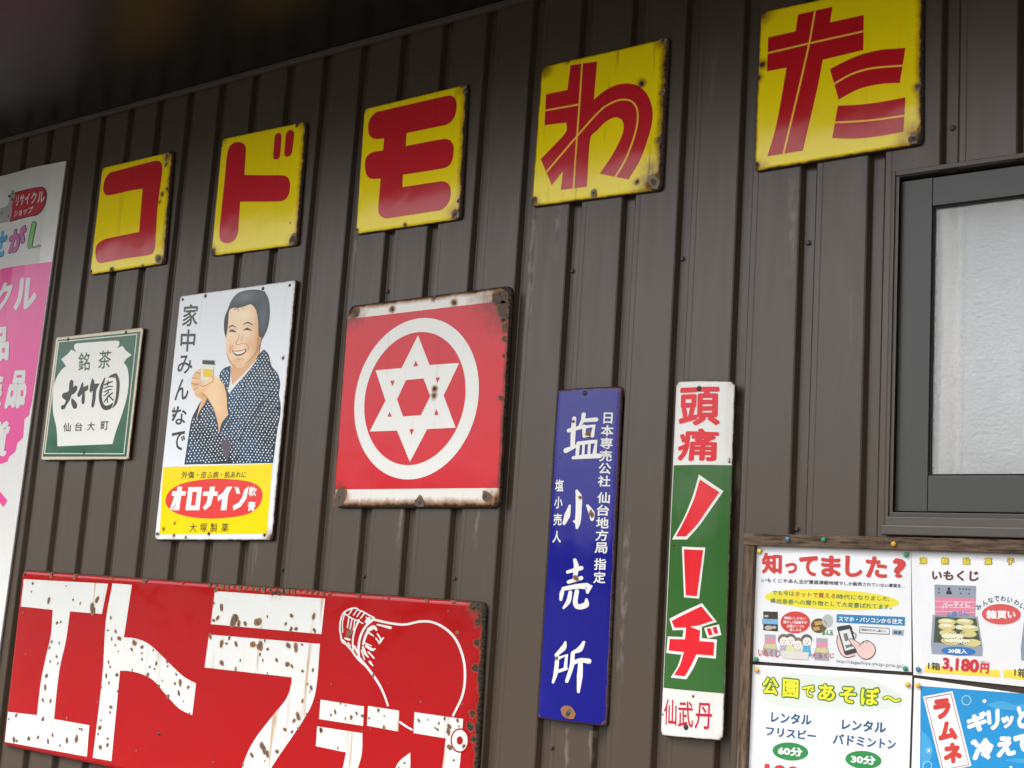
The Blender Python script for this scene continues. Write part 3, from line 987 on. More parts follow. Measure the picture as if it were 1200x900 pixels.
p.polys('jar_lid', [[z1([(188, 510), (258, 513), (260, 538), (188, 533)])]], 4.0, en('3a3535', 'lid_print'), port, False)
p.polys('jar_label', [[z1([(194, 562), (248, 565), (246, 612), (192, 608)])]], 4.0, en('eec93a', 'label_print'), port, False)
p.painted('hand', arm, 4.2, lambda a, b: lerp(lin('f6d0a2'), lin('cf9560'), .9 * max(0, a - .55) + .5 * blob(a, b, .55, .1, .3, .2) + .3 * blob(a, b, .1, .75, .2, .1)), M['tone'], port)
SK = lambda q: ZS(z1, [(a, b, w / 5) for a, b, w in q])
p.strokes('face_line', [SK(q) for q in (
    [(342, 322, 4), (362, 308, 8), (386, 318, 3)], [(428, 302, 4), (455, 290, 8), (484, 306, 3)],
    [(343, 346, 4), (360, 334, 7), (386, 346, 4)], [(428, 336, 4), (450, 324, 7), (477, 338, 4)],
    [(352, 344, 3), (366, 341, 9), (380, 346, 3)], [(438, 335, 3), (453, 331, 9), (468, 336, 3)])], 4, en('3a2a24', 'line_print'), port)
p.strokes('face_line', [SK(q) for q in (
    [(404, 350, 3), (398, 385, 4), (384, 408, 5), (394, 420, 5), (412, 416, 4), (428, 412, 4)], [(366, 425, 3), (352, 445, 4), (350, 470, 3)],
    [(438, 410, 3), (456, 430, 4), (462, 455, 3)], [(385, 500, 4), (405, 507, 5), (425, 498, 3)], [(330, 470, 3), (350, 520, 6), (385, 556, 5)],
    [(516, 300, 3), (514, 400, 8), (500, 470, 6), (440, 535, 4)], [(520, 385, 3), (527, 395, 3), (522, 415, 3)], [(372, 215, 5), (395, 205, 7), (402, 225, 3)], [(420, 200, 5), (432, 210, 3)])], 4, en('c48a5c', 'shade_print'), port)
p.polys('mouth', [[z1([(358, 450), (378, 456), (420, 452), (448, 442), (440, 468), (405, 486), (378, 480)])]], 4.1, en('a34a3c', 'lip_print'), port)
p.polys('teeth', [[z1([(366, 456), (385, 461), (420, 457), (440, 449), (432, 464), (404, 476), (382, 472)])]], 4.5, en('f0eeea', 'white_print'), port)
p.strokes('finger_line', [SK(q) for q in (
    [(150, 580, 3), (172, 588, 4)], [(128, 615, 3), (150, 618, 4), (175, 622, 3)], [(123, 645, 3), (150, 652, 5), (170, 650, 3)], [(136, 685, 3), (160, 672, 4)],
    [(172, 656, 3), (195, 664, 4), (240, 642, 3)], [(248, 604, 3), (252, 630, 4), (240, 645, 3)], [(183, 700, 3), (215, 730, 5), (255, 800, 4), (276, 870, 3)], [(318, 660, 3), (331, 720, 5), (334, 790, 3)])], 4.7, en('b67a4a', 'shade_print'), port)
blk = en('3b3835', 'black_print')
p.texts('lettering', [('家', z1([(78, 184), (166, 180), (156, 308), (66, 316)])), ('中', z1([(62, 330), (150, 330), (138, 460), (54, 462)])), ('み', z1([(44, 482), (132, 480), (124, 588), (38, 592)])),
    ('ん', z1([(34, 622), (108, 616), (104, 740), (22, 748)])), ('な', z2([(108, 78), (200, 84), (186, 188), (104, 190)])), ('で', z2([(108, 228), (190, 225), (178, 338), (104, 340)]))], 1, blk, .016)
p.texts('small_lettering', [('外傷・皮ふ病・肌あれに', z2([(168, 462), (546, 462), (540, 500), (164, 504)]))], 2, blk, .008)
p.poly('red_oval', z2([(72, 635), (85, 590), (130, 550), (200, 525), (330, 506), (450, 508), (560, 522), (620, 552), (640, 600), (620, 660), (570, 705), (480, 728), (340, 739), (220, 730), (130, 705), (85, 672)]), 2, en('e2413f', 'red_print'))
wh = en('f0f0ec', 'white_print')
p.polys('lettering', [[z2(q)] for q in (
    [(112, 578), (138, 578), (142, 552), (170, 552), (166, 578), (192, 578), (188, 604), (164, 604), (152, 690), (112, 690), (116, 668), (130, 668), (134, 640), (116, 688), (96, 688), (124, 606), (108, 606)],
    [(250, 552), (278, 552), (268, 604), (262, 640), (270, 640)],)][:1] + [[z2([(206, 554), (286, 554), (270, 690), (188, 690)]), z2([(230, 582), (256, 582), (246, 662), (220, 662)])],
    [z2([(294, 580), (328, 580), (332, 552), (362, 552), (358, 580), (380, 580), (376, 606), (352, 606), (338, 660), (304, 690), (290, 676), (312, 645), (320, 606), (290, 606)])],
    [z2([(430, 552), (464, 552), (440, 594), (428, 690), (394, 690), (404, 622), (378, 638), (378, 606), (410, 585)])],
    [z2([(476, 552), (500, 556), (510, 592), (488, 594)])], [z2([(532, 572), (560, 548), (546, 620), (512, 668), (470, 692), (466, 664), (500, 645), (522, 612)])]], 3, wh, None, False)
p.texts('lettering', [('軟', z2([(562, 550), (608, 552), (602, 608), (556, 608)])), ('膏', z2([(556, 638), (602, 638), (596, 696), (550, 696)]))], 3, wh, .02)
p.texts('small_lettering', [(c, z2(rq(x, 766, x + 42, 818, 0, .08))) for c, x in (('大', 214), ('塚', 275), ('製', 335), ('薬', 400))], 2, blk, .006)
p.nails(z1([(72, 155), (698, 72), (205, 135), (542, 92)]) + z2([(20, 828), (650, 835), (728, 92), (325, 828)]), .0045)

# ------------------------------------------------------------------ red star sign
z = Z(380, 330, 3.3333)
p = Plate('star_sign', 'red enamel sign with a white six pointed star inside a white ring', 'sign', z([(92, 94), (733, 12), (684, 884), (33, 884)]), .014, None, None,
          dict(edge=(2.4, 5.0, 9.5, 6.5), corner=(30, 50, 26, 28), streak=.15, halo=.95, wave=.004))
p.spot(z([(430, 445), (432, 420)]), 7)
p.spot(z([(375, 865), (50, 840), (700, 150), (705, 190), (630, 840), (110, 120), (265, 107), (508, 82), (425, 60)]), 8)
p.panel(enamel(p, 'e2dfd9', 'white_enamel'), .022, .010, .012)
p.poly('red_field', z([(86, 147), (726, 72), (688, 806), (40, 812)]), 1, enamel(p, 'cc1e2c', 'red_enamel'), None, False)
A = lambda q: p.ab(z([q])[0])
def ring_loop(l, r_, t_, b_):
    L, R, T, B = A(l), A(r_), A(t_), A(b_)
    cx, cy, rx, ry = (L[0] + R[0]) / 2, (T[1] + B[1]) / 2, (R[0] - L[0]) / 2, (T[1] - B[1]) / 2
    return ellipse(cx, cy, rx, ry, 72)
v, f = p.tri([ring_loop((118, 482), (607, 392), (386, 142), (340, 773)), ring_loop((157, 478), (555, 400), (380, 196), (343, 717))], 2 * LAY)
WE = enamel(p, 'e4e3de', 'white_emblem_enamel')
p.emit('ring', v, f, WE)
tr = [[(358, 308), (348, 332), (368, 330)], [(258, 388), (276, 386), (268, 410)], [(435, 376), (453, 374), (443, 396)], [(248, 528), (265, 528), (256, 508)], [(430, 522), (448, 520), (438, 498)], [(333, 577), (352, 576), (342, 600)]]
p.poly('star', z([(367, 210), (412, 326), (528, 318), (467, 445), (514, 571), (403, 576), (335, 705), (285, 582), (178, 586), (240, 465), (201, 347), (303, 338)]), 2, WE, None, False,
       [z([(320, 385), (388, 378), (415, 448), (378, 522), (308, 527), (285, 460)])] + [z(q) for q in tr])
chips(p, [(z, q) for q in ((690, 62, 40), (700, 112, 36), (706, 175, 18), (704, 225, 14), (700, 290, 8), (690, 455, 11), (62, 845, 36), (636, 842, 26), (122, 122, 20), (375, 864, 24), (430, 60, 10), (508, 82, 6), (265, 107, 6))], 4, 'rust_rim', .72, .64)
p.nails(z([(687, 48), (375, 862), (630, 840), (60, 842)]), .005)

# ------------------------------------------------------------------ tall blue salt shop sign
z4, z5 = Z(630, 450, 4.286), Z(620, 650, 4.286)
bow = lambda s: .010 * (1 - (2 * s - 1) ** 2) - .004
p = Plate('salt_shop_sign', 'tall narrow blue enamel sign with white vertical characters', 'sign', z4([(97, 28), (421, 10)]) + z5([(386, 864), (36, 822)]), .012, None, bow,
          dict(edge=(1.2, 4.0, 2.6, 4.5), corner=(8, 10, 12, 8), streak=.0, halo=.2, fleck=.3, stain=lin('b0b4c4'), rim=.75))
p.spot(z4([(185, 190), (260, 245), (268, 258), (222, 572), (275, 640), (280, 668), (112, 362), (395, 290), (400, 120)]), 3.5)
p.spot(z5([(240, 118), (205, 795), (190, 795), (220, 798), (145, 520)]), 5)
p.panel(enamel(p, '11127c', 'blue_enamel', .1), .007, .005)
we = enamel(p, 'dcdbd6', 'white_enamel')
SS = lambda zf, *st: [ZS(zf, [(a, b, w / 4.286) for a, b, w in q]) for q in st]
p.strokes('brush_lettering', SS(z4,
    [(190, 175, 22), (185, 240, 26), (182, 315, 24)], [(160, 235, 20), (228, 218, 18)], [(145, 335, 26), (180, 322, 18), (225, 300, 10)],
    [(240, 155, 22), (232, 190, 18), (212, 222, 10)], [(240, 185, 18), (300, 180, 22)], [(240, 215, 20), (242, 265, 16)], [(242, 218, 16), (290, 212, 20), (282, 262, 18)], [(244, 262, 14), (285, 258, 14)],
    [(212, 300, 20), (205, 365, 18)], [(212, 300, 20), (300, 290, 22), (292, 355, 20)], [(240, 298, 12), (236, 360, 14)], [(268, 296, 12), (265, 356, 14)], [(185, 372, 16), (250, 366, 22), (315, 362, 24)]), 1, we)
p.strokes('brush_lettering', SS(z4,
    [(205, 540, 16), (215, 570, 34), (214, 640, 30), (210, 690, 30), (206, 722, 16)], [(210, 700, 26), (190, 690, 10)], [(168, 612, 12), (155, 660, 32), (138, 700, 18)], [(258, 612, 14), (278, 650, 30), (280, 680, 18)]), 1, we)
p.strokes('brush_lettering', SS(z5,
    [(238, 28, 18), (245, 60, 26), (238, 120, 22)], [(200, 88, 16), (270, 68, 22)], [(205, 138, 18), (270, 118, 20)],
    [(178, 170, 14), (170, 195, 24), (165, 225, 16)], [(178, 172, 20), (250, 160, 24), (308, 158, 34), (300, 190, 14)],
    [(215, 190, 20), (205, 235, 24), (180, 268, 12)], [(248, 185, 22), (240, 240, 24), (255, 262, 26), (292, 252, 30), (295, 225, 12)]), 1, we)
p.strokes('brush_lettering', SS(z5,
    [(190, 440, 12), (180, 468, 28), (140, 505, 16)], [(148, 510, 20), (140, 590, 24), (125, 640, 14)], [(150, 522, 16), (196, 505, 20), (190, 570, 18)], [(155, 585, 16), (195, 572, 16)],
    [(282, 440, 14), (262, 475, 28), (225, 492, 12)], [(228, 495, 20), (222, 560, 22), (198, 635, 18)], [(228, 545, 20), (265, 530, 20), (305, 535, 26)], [(266, 540, 22), (262, 610, 28), (255, 688, 14)]), 1, we)
p.texts('small_lettering', vcells('日本専売公社', *z4([(358, 140), (335, 520)]), 13.5) + vcells('仙台地方局', *z4([(336, 540), (320, 855)]), 13.5) +
        vcells('指定', *z5([(361, 14), (355, 148)]), 13) + vcells('塩小売人', *z4([(112, 466), (96, 810)]), 11, .3), 1, we, .022)
chips(p, [(z5, (205, 795, 38)), (z4, (185, 190, 9)), (z4, (262, 248, 14)), (z4, (222, 572, 10)), (z4, (278, 655, 14)), (z5, (245, 118, 16)), (z5, (145, 520, 9))], 4, 'rust_rim', .8, .45)
p.nails(z4([(245, 48)]) + z5([(205, 797)]), .006)

# ------------------------------------------------------------------ tall green headache medicine sign
z1, z2 = Z(770, 440, 4.09), Z(765, 650, 4.09)
p = Plate('medicine_sign', 'tall narrow green and white enamel sign with red characters outlined in white', 'sign', z1([(86, 26), (371, 26)]) + z2([(333, 894), (30, 868)]), .012, None, bow,
          dict(edge=(.8, 1.6, 1.6, 1.6), corner=(6, 8, 8, 7), streak=.05, halo=.3, fleck=.4, stain=lin('b5a48c')))
p.spot(z1([(345, 395), (345, 408), (80, 815), (210, 62)]) + z2([(45, 765), (200, 676), (165, 825)]), 3.5)
p.panel(enamel(p, 'd8d7d2', 'white_enamel'), .011, .005)
p.poly('green_field', z1([(77, 430), (356, 430)]) + z2([(338, 665), (48, 638)]), 1, enamel(p, '33602c', 'green_enamel', .1), None, False)
rd, we = enamel(p, 'd2202c', 'red_enamel'), enamel(p, 'dcdbd6', 'white_enamel')
p.texts('lettering', [('頭', z1([(108, 58), (308, 55), (305, 240), (102, 245)])), ('痛', z1([(112, 252), (302, 258), (298, 414), (90, 410)]))], 1, rd, .03)
p.polys('letter_outline', [[z1([(208, 476), (319, 555), (265, 640), (210, 720), (150, 787), (71, 786), (130, 690), (170, 600), (190, 540)])], [z1([(124, 821), (238, 826)]) + z2([(229, 211), (156, 205)])],
    [z2([(79, 307), (243, 233), (309, 322), (242, 346), (242, 400), (309, 407), (304, 498), (226, 491), (201, 546), (169, 597), (88, 589), (124, 535), (144, 480), (64, 471), (71, 392), (149, 395), (154, 361), (98, 363)])],
    [z2([(252, 352), (318, 334), (328, 385), (268, 401)])]], 2, we, None, True, None, 30)
p.polys('letter', [[z1([(213, 500), (302, 560), (250, 640), (200, 715), (145, 772), (92, 772), (140, 690), (180, 605), (198, 550)])], [z1([(134, 834), (228, 838)]) + z2([(219, 200), (165, 195)])],
    [z2([(92, 318), (240, 248), (294, 316), (232, 338), (186, 345), (234, 364), (230, 414), (298, 420), (294, 484), (216, 478), (192, 530), (161, 583), (106, 576), (136, 530), (156, 467), (76, 459), (82, 404), (161, 406), (167, 350), (108, 351)])],
    [z2([(264, 356), (281, 351), (291, 383), (274, 388)])], [z2([(290, 349), (307, 344), (315, 376), (299, 380)])]], 3, rd, None, True, None, 30)
p.texts('lettering', [('仙', z2([(54, 690), (120, 694), (118, 820), (50, 815)])), ('武', z2([(128, 700), (200, 704), (200, 830), (126, 826)])), ('丹', z2([(216, 708), (288, 712), (284, 838), (206, 834)]))], 1, enamel(p, 'b8203a', 'red_enamel'), .012)
p.nails(z1([(208, 65)]) + z2([(166, 826)]), .006)

# ------------------------------------------------------------------ big red light bulb sign
z, zb, zc = Z(0, 660, 3.75), Z(230, 680, 4.09), Z(360, 680, 4.09)
p = Plate('lamp_sign', 'large wide red enamel sign with chipped white katakana and a light bulb outline', 'sign', [(25.5, 667.5), (568.3, 705), None, (2.6, 874)], .015, None, None,
          dict(edge=(1, 10, 1.5, 3.5), corner=(8, 44, 10, 8), streak=.0, halo=.25, stain=lin('b06a40'), wave=.013, rim=.35, fleck=.15, fade=.5))
p.spot(zb([(382, 55), (365, 62), (400, 60), (355, 45), (420, 50)]), 12)
p.spot(zc([(830, 130), (820, 200), (815, 300), (780, 700), (790, 640), (800, 760), (805, 420)]), 14)
p.spot(z([(700, 750)]), 4.5)
p.panel(enamel(p, '9e050c', 'red_enamel', .09), .020, .013, .014)
wl = dict(p.wear)
p.wear = dict(p.wear, streak=.75, stain=lin('c89a58'), fleck=.5)
we = enamel(p, 'cecfcc', 'white_enamel', .25)
p.wear = wl
big = [z([(105, 70), (475, 90), (448, 223), (308, 212), (290, 340), (265, 450), (250, 560), (238, 685), (393, 712), (382, 850), (22, 785), (35, 653), (163, 668), (180, 520), (205, 400), (225, 310), (232, 205), (92, 190)]),
       z([(495, 88), (580, 95), (545, 325), (600, 332), (650, 352), (700, 395), (760, 455), (810, 500), (862, 528), (845, 668), (790, 640), (740, 590), (680, 520), (630, 490), (575, 475), (528, 472), (490, 870), (408, 855), (450, 500), (465, 260)]),
       zb([(90, 52), (618, 88), (600, 258), (70, 210)]),
       zb([(62, 260), (593, 305), (580, 480), (560, 580), (520, 660), (440, 780), (385, 860), (340, 940), (310, 1060), (200, 1040), (220, 900), (270, 780), (350, 670), (430, 570), (455, 500), (458, 465), (40, 418)])]
p.polys('letter', [[big[0]]], 1, we)
p.polys('letter', [[big[1]]], 1, we)
p.polys('letter', [[big[2]], [big[3]]], 1, we)
sm = [zc(q) for q in ([(65, 572), (273, 605), (268, 698), (57, 665)], [(48, 700), (265, 733), (262, 830), (235, 920), (190, 1000), (150, 1030), (130, 1000), (165, 920), (187, 825), (42, 795)],
      [(292, 602), (442, 625), (437, 725), (287, 697)], [(495, 825), (490, 920), (440, 1010), (370, 1050), (365, 990), (410, 930), (440, 870)],
      [(515, 632), (748, 665), (742, 740), (730, 900), (700, 1000), (640, 1060), (600, 1040), (640, 950), (665, 758), (510, 732)])]
p.polys('small_letter', [[sm[0]], [sm[1]]], 1, we)
p.polys('small_letter', [[sm[2]], [sm[3]]], 1, we)
sl_ = p.polys('small_letter', [[sm[4]]], 1, we)
cc = zc([(733, 768)])[0]
p.polys('letter_ring', [[ellipse(cc[0], cc[1], 11, 14.5, 28)]], 2, enamel(p, '9e050c', 'red_enamel', .09), sl_, False)
p.polys('letter_ring', [[ellipse(cc[0], cc[1], 9.2, 12.6, 28), ellipse(cc[0], cc[1], 3.7, 5, 18)]], 3, we, sl_, False)
wk = 3.0
SB = lambda *st: [ZS(zc, [(a, b, w / 4.09) for a, b, w in q]) for q in st]
p.strokes('bulb_outline', SB([(318, 188, 11), (400, 206, 11), (470, 212, 11), (540, 198, 11), (600, 201, 11), (660, 230, 12), (710, 280, 12), (745, 360, 12), (757, 450, 12), (745, 550, 11), (700, 648, 10)],
    [(245, 365, 10), (290, 420, 12), (340, 490, 12), (370, 550, 10), (387, 600, 9)], [(445, 680, 10), (475, 700, 10), (502, 716, 9)]), 1, we)
zk = Z(390, 700, 11.25)
SK2 = lambda *st: [ZS(zk, [(a, b, w * 1.3 / 11.25) for a, b, w in q]) for q in st]
p.strokes('bulb_base', SK2([(300, 140, 14), (230, 155, 18), (150, 200, 16), (110, 290, 16), (95, 400, 16), (105, 480, 16), (125, 580, 18), (180, 620, 20), (240, 685, 22), (300, 770, 18), (350, 830, 18), (430, 900, 20)],
    [(240, 150, 14), (300, 140, 14), (350, 170, 14), (400, 190, 14), (460, 225, 16), (545, 270, 18)], [(165, 200, 10), (130, 330, 10), (132, 460, 10)],
    [(345, 300, 22), (295, 420, 18), (265, 560, 18), (270, 690, 18)], [(540, 285, 26), (430, 390, 22), (365, 520, 22), (340, 680, 24), (350, 820, 22)],
    [(255, 165, 12), (215, 225, 12)], [(320, 170, 12), (275, 235, 12)], [(365, 190, 12), (320, 255, 12)], [(415, 215, 14), (370, 275, 14)], [(160, 215, 14), (240, 270, 14), (330, 310, 14), (400, 345, 10)],
    [(215, 270, 12), (195, 400, 14)], [(255, 290, 12), (230, 420, 14)], [(295, 300, 12), (270, 430, 12)], [(440, 262, 10), (510, 292, 10)], [(475, 285, 40), (450, 320, 40)], [(130, 560, 14), (165, 590, 14)], [(165, 540, 20), (225, 560, 20)], [(200, 600, 14), (240, 640, 14)], [(290, 650, 24), (325, 730, 20)]), 1.4, we)
p.strokes('bulb_highlight', SK2([(590, 360, 16), (680, 380, 22), (760, 400, 28)], [(480, 425, 40), (540, 395, 44), (580, 430, 20)], [(470, 430, 24), (430, 520, 26), (400, 620, 20)], [(590, 480, 14), (640, 560, 18)], [(670, 530, 12), (615, 600, 24)], [(570, 540, 14), (610, 590, 14)],
    [(480, 470, 20), (540, 510, 12)], [(420, 600, 14), (510, 640, 12)], [(440, 640, 26), (520, 690, 30), (560, 680, 12)], [(400, 660, 24), (430, 740, 28), (470, 790, 12)], [(470, 720, 18), (545, 800, 14)], [(380, 700, 16), (420, 820, 12)], [(490, 850, 24), (530, 900, 12)]), 1.4, we)
# enamel chipped off the white letters down to rusty steel
ch = [(z, q) for q in ([(215, 165, 9), (408, 200, 17), (428, 160, 11), (322, 160, 4), (145, 88, 5), (140, 125, 3), (292, 100, 3), (252, 262, 6), (268, 258, 4), (228, 345, 5), (218, 372, 5), (250, 410, 5), (222, 432, 4),
      (205, 495, 7), (200, 545, 8), (190, 602, 6), (223, 605, 6), (190, 685, 7), (262, 350, 4), (255, 440, 4), (72, 668, 6), (40, 685, 4), (62, 775, 8), (75, 780, 5), (128, 770, 7), (168, 765, 6), (212, 782, 7), (232, 755, 6), (295, 778, 8), (337, 773, 10), (360, 730, 5), (350, 728, 4), (265, 800, 4),
      (488, 240, 5), (510, 300, 6), (475, 295, 4), (525, 330, 9), (492, 332, 5), (508, 360, 4), (478, 435, 5), (485, 455, 4), (468, 495, 6), (515, 490, 7), (480, 525, 5), (447, 545, 4), (488, 632, 7), (485, 655, 5), (440, 722, 8), (445, 690, 4), (432, 750, 4), (442, 808, 8), (474, 798, 7), (474, 770, 5), (518, 562, 4), (430, 610, 4),
      (592, 350, 11), (625, 368, 7), (580, 378, 6), (625, 422, 4), (660, 455, 4), (688, 440, 6), (650, 490, 7), (675, 382, 4), (735, 432, 6), (700, 540, 5), (715, 515, 3), (680, 465, 4), (770, 528, 5), (793, 525, 10), (787, 570, 8), (776, 488, 5), (740, 585, 8), (828, 545, 6), (808, 606, 3), (835, 660, 4), (582, 470, 4), (625, 395, 4)])]
ch += [(zb, q) for q in ([(122, 130, 12), (104, 180, 9), (84, 192, 8), (180, 195, 22), (195, 178, 12), (205, 208, 12), (236, 208, 10), (295, 200, 20), (342, 175, 5), (430, 208, 7), (458, 170, 9), (564, 172, 11), (455, 235, 10), (480, 232, 9), (568, 240, 10), (86, 110, 5), (98, 45, 10),
      (68, 268, 10), (122, 305, 12), (146, 303, 6), (192, 305, 10), (160, 275, 8), (272, 308, 14), (305, 320, 16), (310, 302, 10), (330, 288, 6), (307, 355, 6), (343, 330, 7), (386, 382, 8), (442, 312, 12), (478, 322, 15), (508, 308, 6), (124, 396, 12), (212, 384, 5), (320, 384, 5), (190, 426, 8), (438, 402, 11), (460, 412, 8), (510, 435, 7), (342, 445, 4),
      (560, 430, 7), (552, 515, 9), (535, 497, 5), (546, 535, 4), (510, 578, 7), (490, 652, 14), (470, 672, 9), (490, 710, 6), (426, 715, 9), (460, 726, 7), (388, 820, 10), (318, 795, 15), (328, 815, 14), (342, 832, 12), (268, 838, 10), (225, 885, 6), (330, 866, 4), (598, 718, 9), (530, 640, 4)])]
ch += [(zc, q) for q in ([(160, 590, 5), (185, 600, 4), (135, 630, 8), (115, 645, 5), (184, 662, 5), (212, 656, 8), (238, 638, 7), (266, 650, 8), (68, 718, 9), (148, 803, 5), (342, 622, 7), (370, 650, 4), (298, 660, 5), (370, 706, 9), (537, 672, 8), (615, 707, 5), (632, 685, 6), (626, 715, 7), (660, 662, 7), (722, 672, 8), (682, 700, 11), (678, 725, 13), (752, 796, 10), (684, 800, 13), (704, 862, 6), (468, 875, 6), (440, 896, 5), (205, 250, 15), (195, 268, 8), (722, 250, 10), (745, 595, 5), (318, 456, 8), (545, 582, 5)])]
one = lambda q: q
ch += [(one, (x, 667.8 + (x - 25) * .0691 + rnd.uniform(1, 3.5), rnd.uniform(1.2, 3.6))) for x in list(range(246, 392, 7)) + [60, 88, 131, 170, 214, 420, 455, 500, 531]]
ch += [(one, (rnd.uniform(20, 545), rnd.uniform(700, 895), rnd.uniform(.5, 1.3))) for k in range(22)]
chips(p, ch)
p.nails(zb([(382, 55)]) + zc([(795, 130)]) + z([(700, 750), (110, 48)]), .0055)

# ------------------------------------------------------------------ pink and white shop banner board at the far left
z, z4, z5 = Z(0, 180, 6.425), Z(0, 300, 5.625), Z(0, 440, 4.09)
p = Plate('shop_banner', 'tall white and pink printed banner board at the far left edge of the wall', 'sign', [(-130, 236), (76.9, 188.4), (-21, 905), None], .010, None, lambda s: .004 * math.sin(9 * s) + .003 * math.sin(23 * s + 1), dict(edge=(.2, .2, .2, .2), corner=(0, 0, 0, 0)))
M['board'] = plain('printed_vinyl_board', 'd6d5d2', .22, .5, .05, 6, .02)
p.panel(M['board'], .003, .0008, .008)
PK = plain('pink_vinyl', 'dc4290', .22, .5, .08, 9, .02)
WV = ink('f1f0ee', 'white_vinyl', .25)
p.poly('pink_field', [(60.3, 306.6), (47, 404), (37.5, 470), (34, 486), (31.5, 490), (29, 512), (25, 522), (22, 520), (18, 530), (12, 535), (10, 541), (0, 545), (-30, 552), (-120, 575), (-110, 345), (0, 315.4)], 1, PK, None, False)
p.poly('arrow', z5([(-60, 470), (38, 600), (20, 632), (-10, 590), (-60, 610)]), 1, PK, None, False)
p.texts('lettering', [('ク', z4([(-20, 190), (105, 158), (75, 352), (-50, 385)])), ('ル', z4([(118, 150), (256, 140), (232, 350), (100, 362)])), ('品', z4([(-62, 480), (78, 462), (70, 690), (-68, 700)])),
    ('品', z5([(68, -22), (135, -26), (128, 155), (28, 160)])), ('装', z5([(-70, -5), (32, -18), (12, 160), (-95, 172)])), ('貨', z5([(-55, 232), (60, 212), (36, 388), (-80, 408)]))], 2, WV, .05)
bd = p.poly('badge', z([(118, 292), (318, 252), (345, 262), (358, 300), (352, 365), (330, 425), (290, 466), (250, 476), (72, 518), (82, 440), (88, 380)]), 1, ink('6b2a38', 'badge_edge'))
p.poly('badge_face', z([(122, 299), (316, 259), (340, 268), (350, 302), (345, 362), (324, 420), (287, 458), (248, 469), (82, 508), (90, 440), (95, 385)]), 2, ink('c9283c', 'badge_red'), bd)
p.texts('badge_lettering', [('リサイクル', z([(130, 318), (348, 278), (340, 372), (122, 398)])), ('ショップ', z([(118, 428), (266, 398), (256, 452), (110, 482)]))], 3, WV, .02, bd)
p.polys('animal_drawing', [[z(q)] for q in ([(60, 290), (85, 275), (112, 280), (118, 320), (105, 370), (95, 430), (78, 500), (40, 520), (-30, 525), (-30, 420), (30, 400), (50, 350)],)], 1, ink('b5b2ac', 'grey_print'))
p.polys('animal_spots', [[z(ellipse(a, b, c, d, 12))] for a, b, c, d in ((70, 320, 14, 12), (95, 345, 10, 14), (50, 410, 18, 14), (20, 450, 16, 18), (60, 470, 10, 16), (100, 300, 9, 8))], 2, ink('6e6b68', 'dark_grey_print'))
GO = '3a4a3a'
for st, q, c1 in (('せ', [(-82, 592), (62, 562), (46, 775), (-98, 800)], '4fb3e6'), ('が', [(78, 566), (222, 536), (196, 738), (60, 762)], 'd879b8')):
    o = p.texts('lettering', [(st, z(q))], 1, ink('4a3050', 'outline_print'), .075)
    p.texts('letter_face', [(st, z(q))], 2, ink(c1, 'letter_print'), .045, o, 3, .075)
st = [(268, 530, 36), (250, 620, 36), (238, 700, 36), (262, 728, 34), (300, 700, 26)]
o = p.strokes('lettering', [ZS(z, [(a, b, w / 6.4) for a, b, w in st])], 1, ink(GO, 'outline_print'))
p.strokes('letter_face', [ZS(z, [(a, b, (w - 11) / 6.4) for a, b, w in st])], 2, ink('8cc97e', 'letter_print'), o)

# ------------------------------------------------------------------ notice board
BD = .034
tl = wall_uv(871.5, 624.5, BD)
bx0, bz1 = tl
lw = wall_uv(883, 700, BD)[0] - bx0 - .004
bx1, bz0 = bx0 + .735, bz1 - .56
hr = bz1 - wall_uv(950, 641.0, BD)[1]
nb = empty('notice_board', ((bx0 + bx1) / 2, -.004, bz0), 'weathered wooden notice board frame below the window, pinned full of paper notices', 'notice board')
MB().box(bx0 + .01, bx1 - .01, -BD + .017, -.004, bz0 + .01, bz1 - .01).build('backing', M['ply'], nb)
MB().box(bx0, bx1, -BD, -.003, bz1 - hr, bz1, bev=.002).build('rail', M['wood_x'], nb)
MB().box(bx0, bx1, -BD, -.003, bz0, bz0 + hr, bev=.002).build('rail', M['wood_x'], nb)
MB().box(bx0 + .003, bx0 + lw, -BD + .002, -.0035, bz0 + hr + .0005, bz1 - hr - .0005, bev=.002).build('stile', M['wood_z'], nb)
MB().box(bx1 - lw, bx1 - .003, -BD + .002, -.0035, bz0 + hr + .0005, bz1 - hr - .0005, bev=.002).build('stile', M['wood_z'], nb)

def paper(name='paper'):
    n = NT(name)
    g_ = n.n('ShaderNodeNewGeometry').outputs['Position']
    a = n.noise(g_, 14, 4)
    nm = n.bump(n.noise(g_, 9, 2), .35, .006)
    nm = n.bump(n.noise(g_, 40, 2), .2, .002, nm)
    return n.done(n.mix(a, lin('d3d4d7'), lin('d9dadb')), .3, nm, .4)
M['paper'] = paper()
sag = lambda k: (lambda s: .0022 * math.sin(math.pi * s) ** 2 + .0011 * math.sin(7 * s + k) * (1 - abs(2 * s - 1)))
PD = .019
GRP = None
z = Z(870, 620, 5.295)
z3, z6 = Z(870, 700, 10), Z(970, 700, 10)
p = Plate('paper_notice', 'white notice with a big red headline above a yellow oval and phone drawing', 'notice', z([(82, 100), (1046, 125), (1050, 888), (66, 820)]), PD, None, sag(0))
p.panel(M['paper'], .001, .0003, .0005, 'sheet')
p.texts('headline', [('知', z([(122, 145), (248, 150), (246, 282), (120, 276)])), ('っ', z([(268, 205), (345, 212), (340, 280), (266, 275)])), ('て', z([(352, 165), (472, 168), (470, 296), (368, 290)])), ('ま', z([(490, 160), (618, 168), (612, 302), (492, 294)])),
    ('し', z([(640, 162), (752, 180), (745, 302), (638, 295)])), ('た', z([(768, 162), (902, 182), (898, 308), (765, 300)])), ('?', z([(928, 178), (1020, 182), (1010, 306), (945, 302)]))], 1, ink('d8403c', 'red_print'), .045)
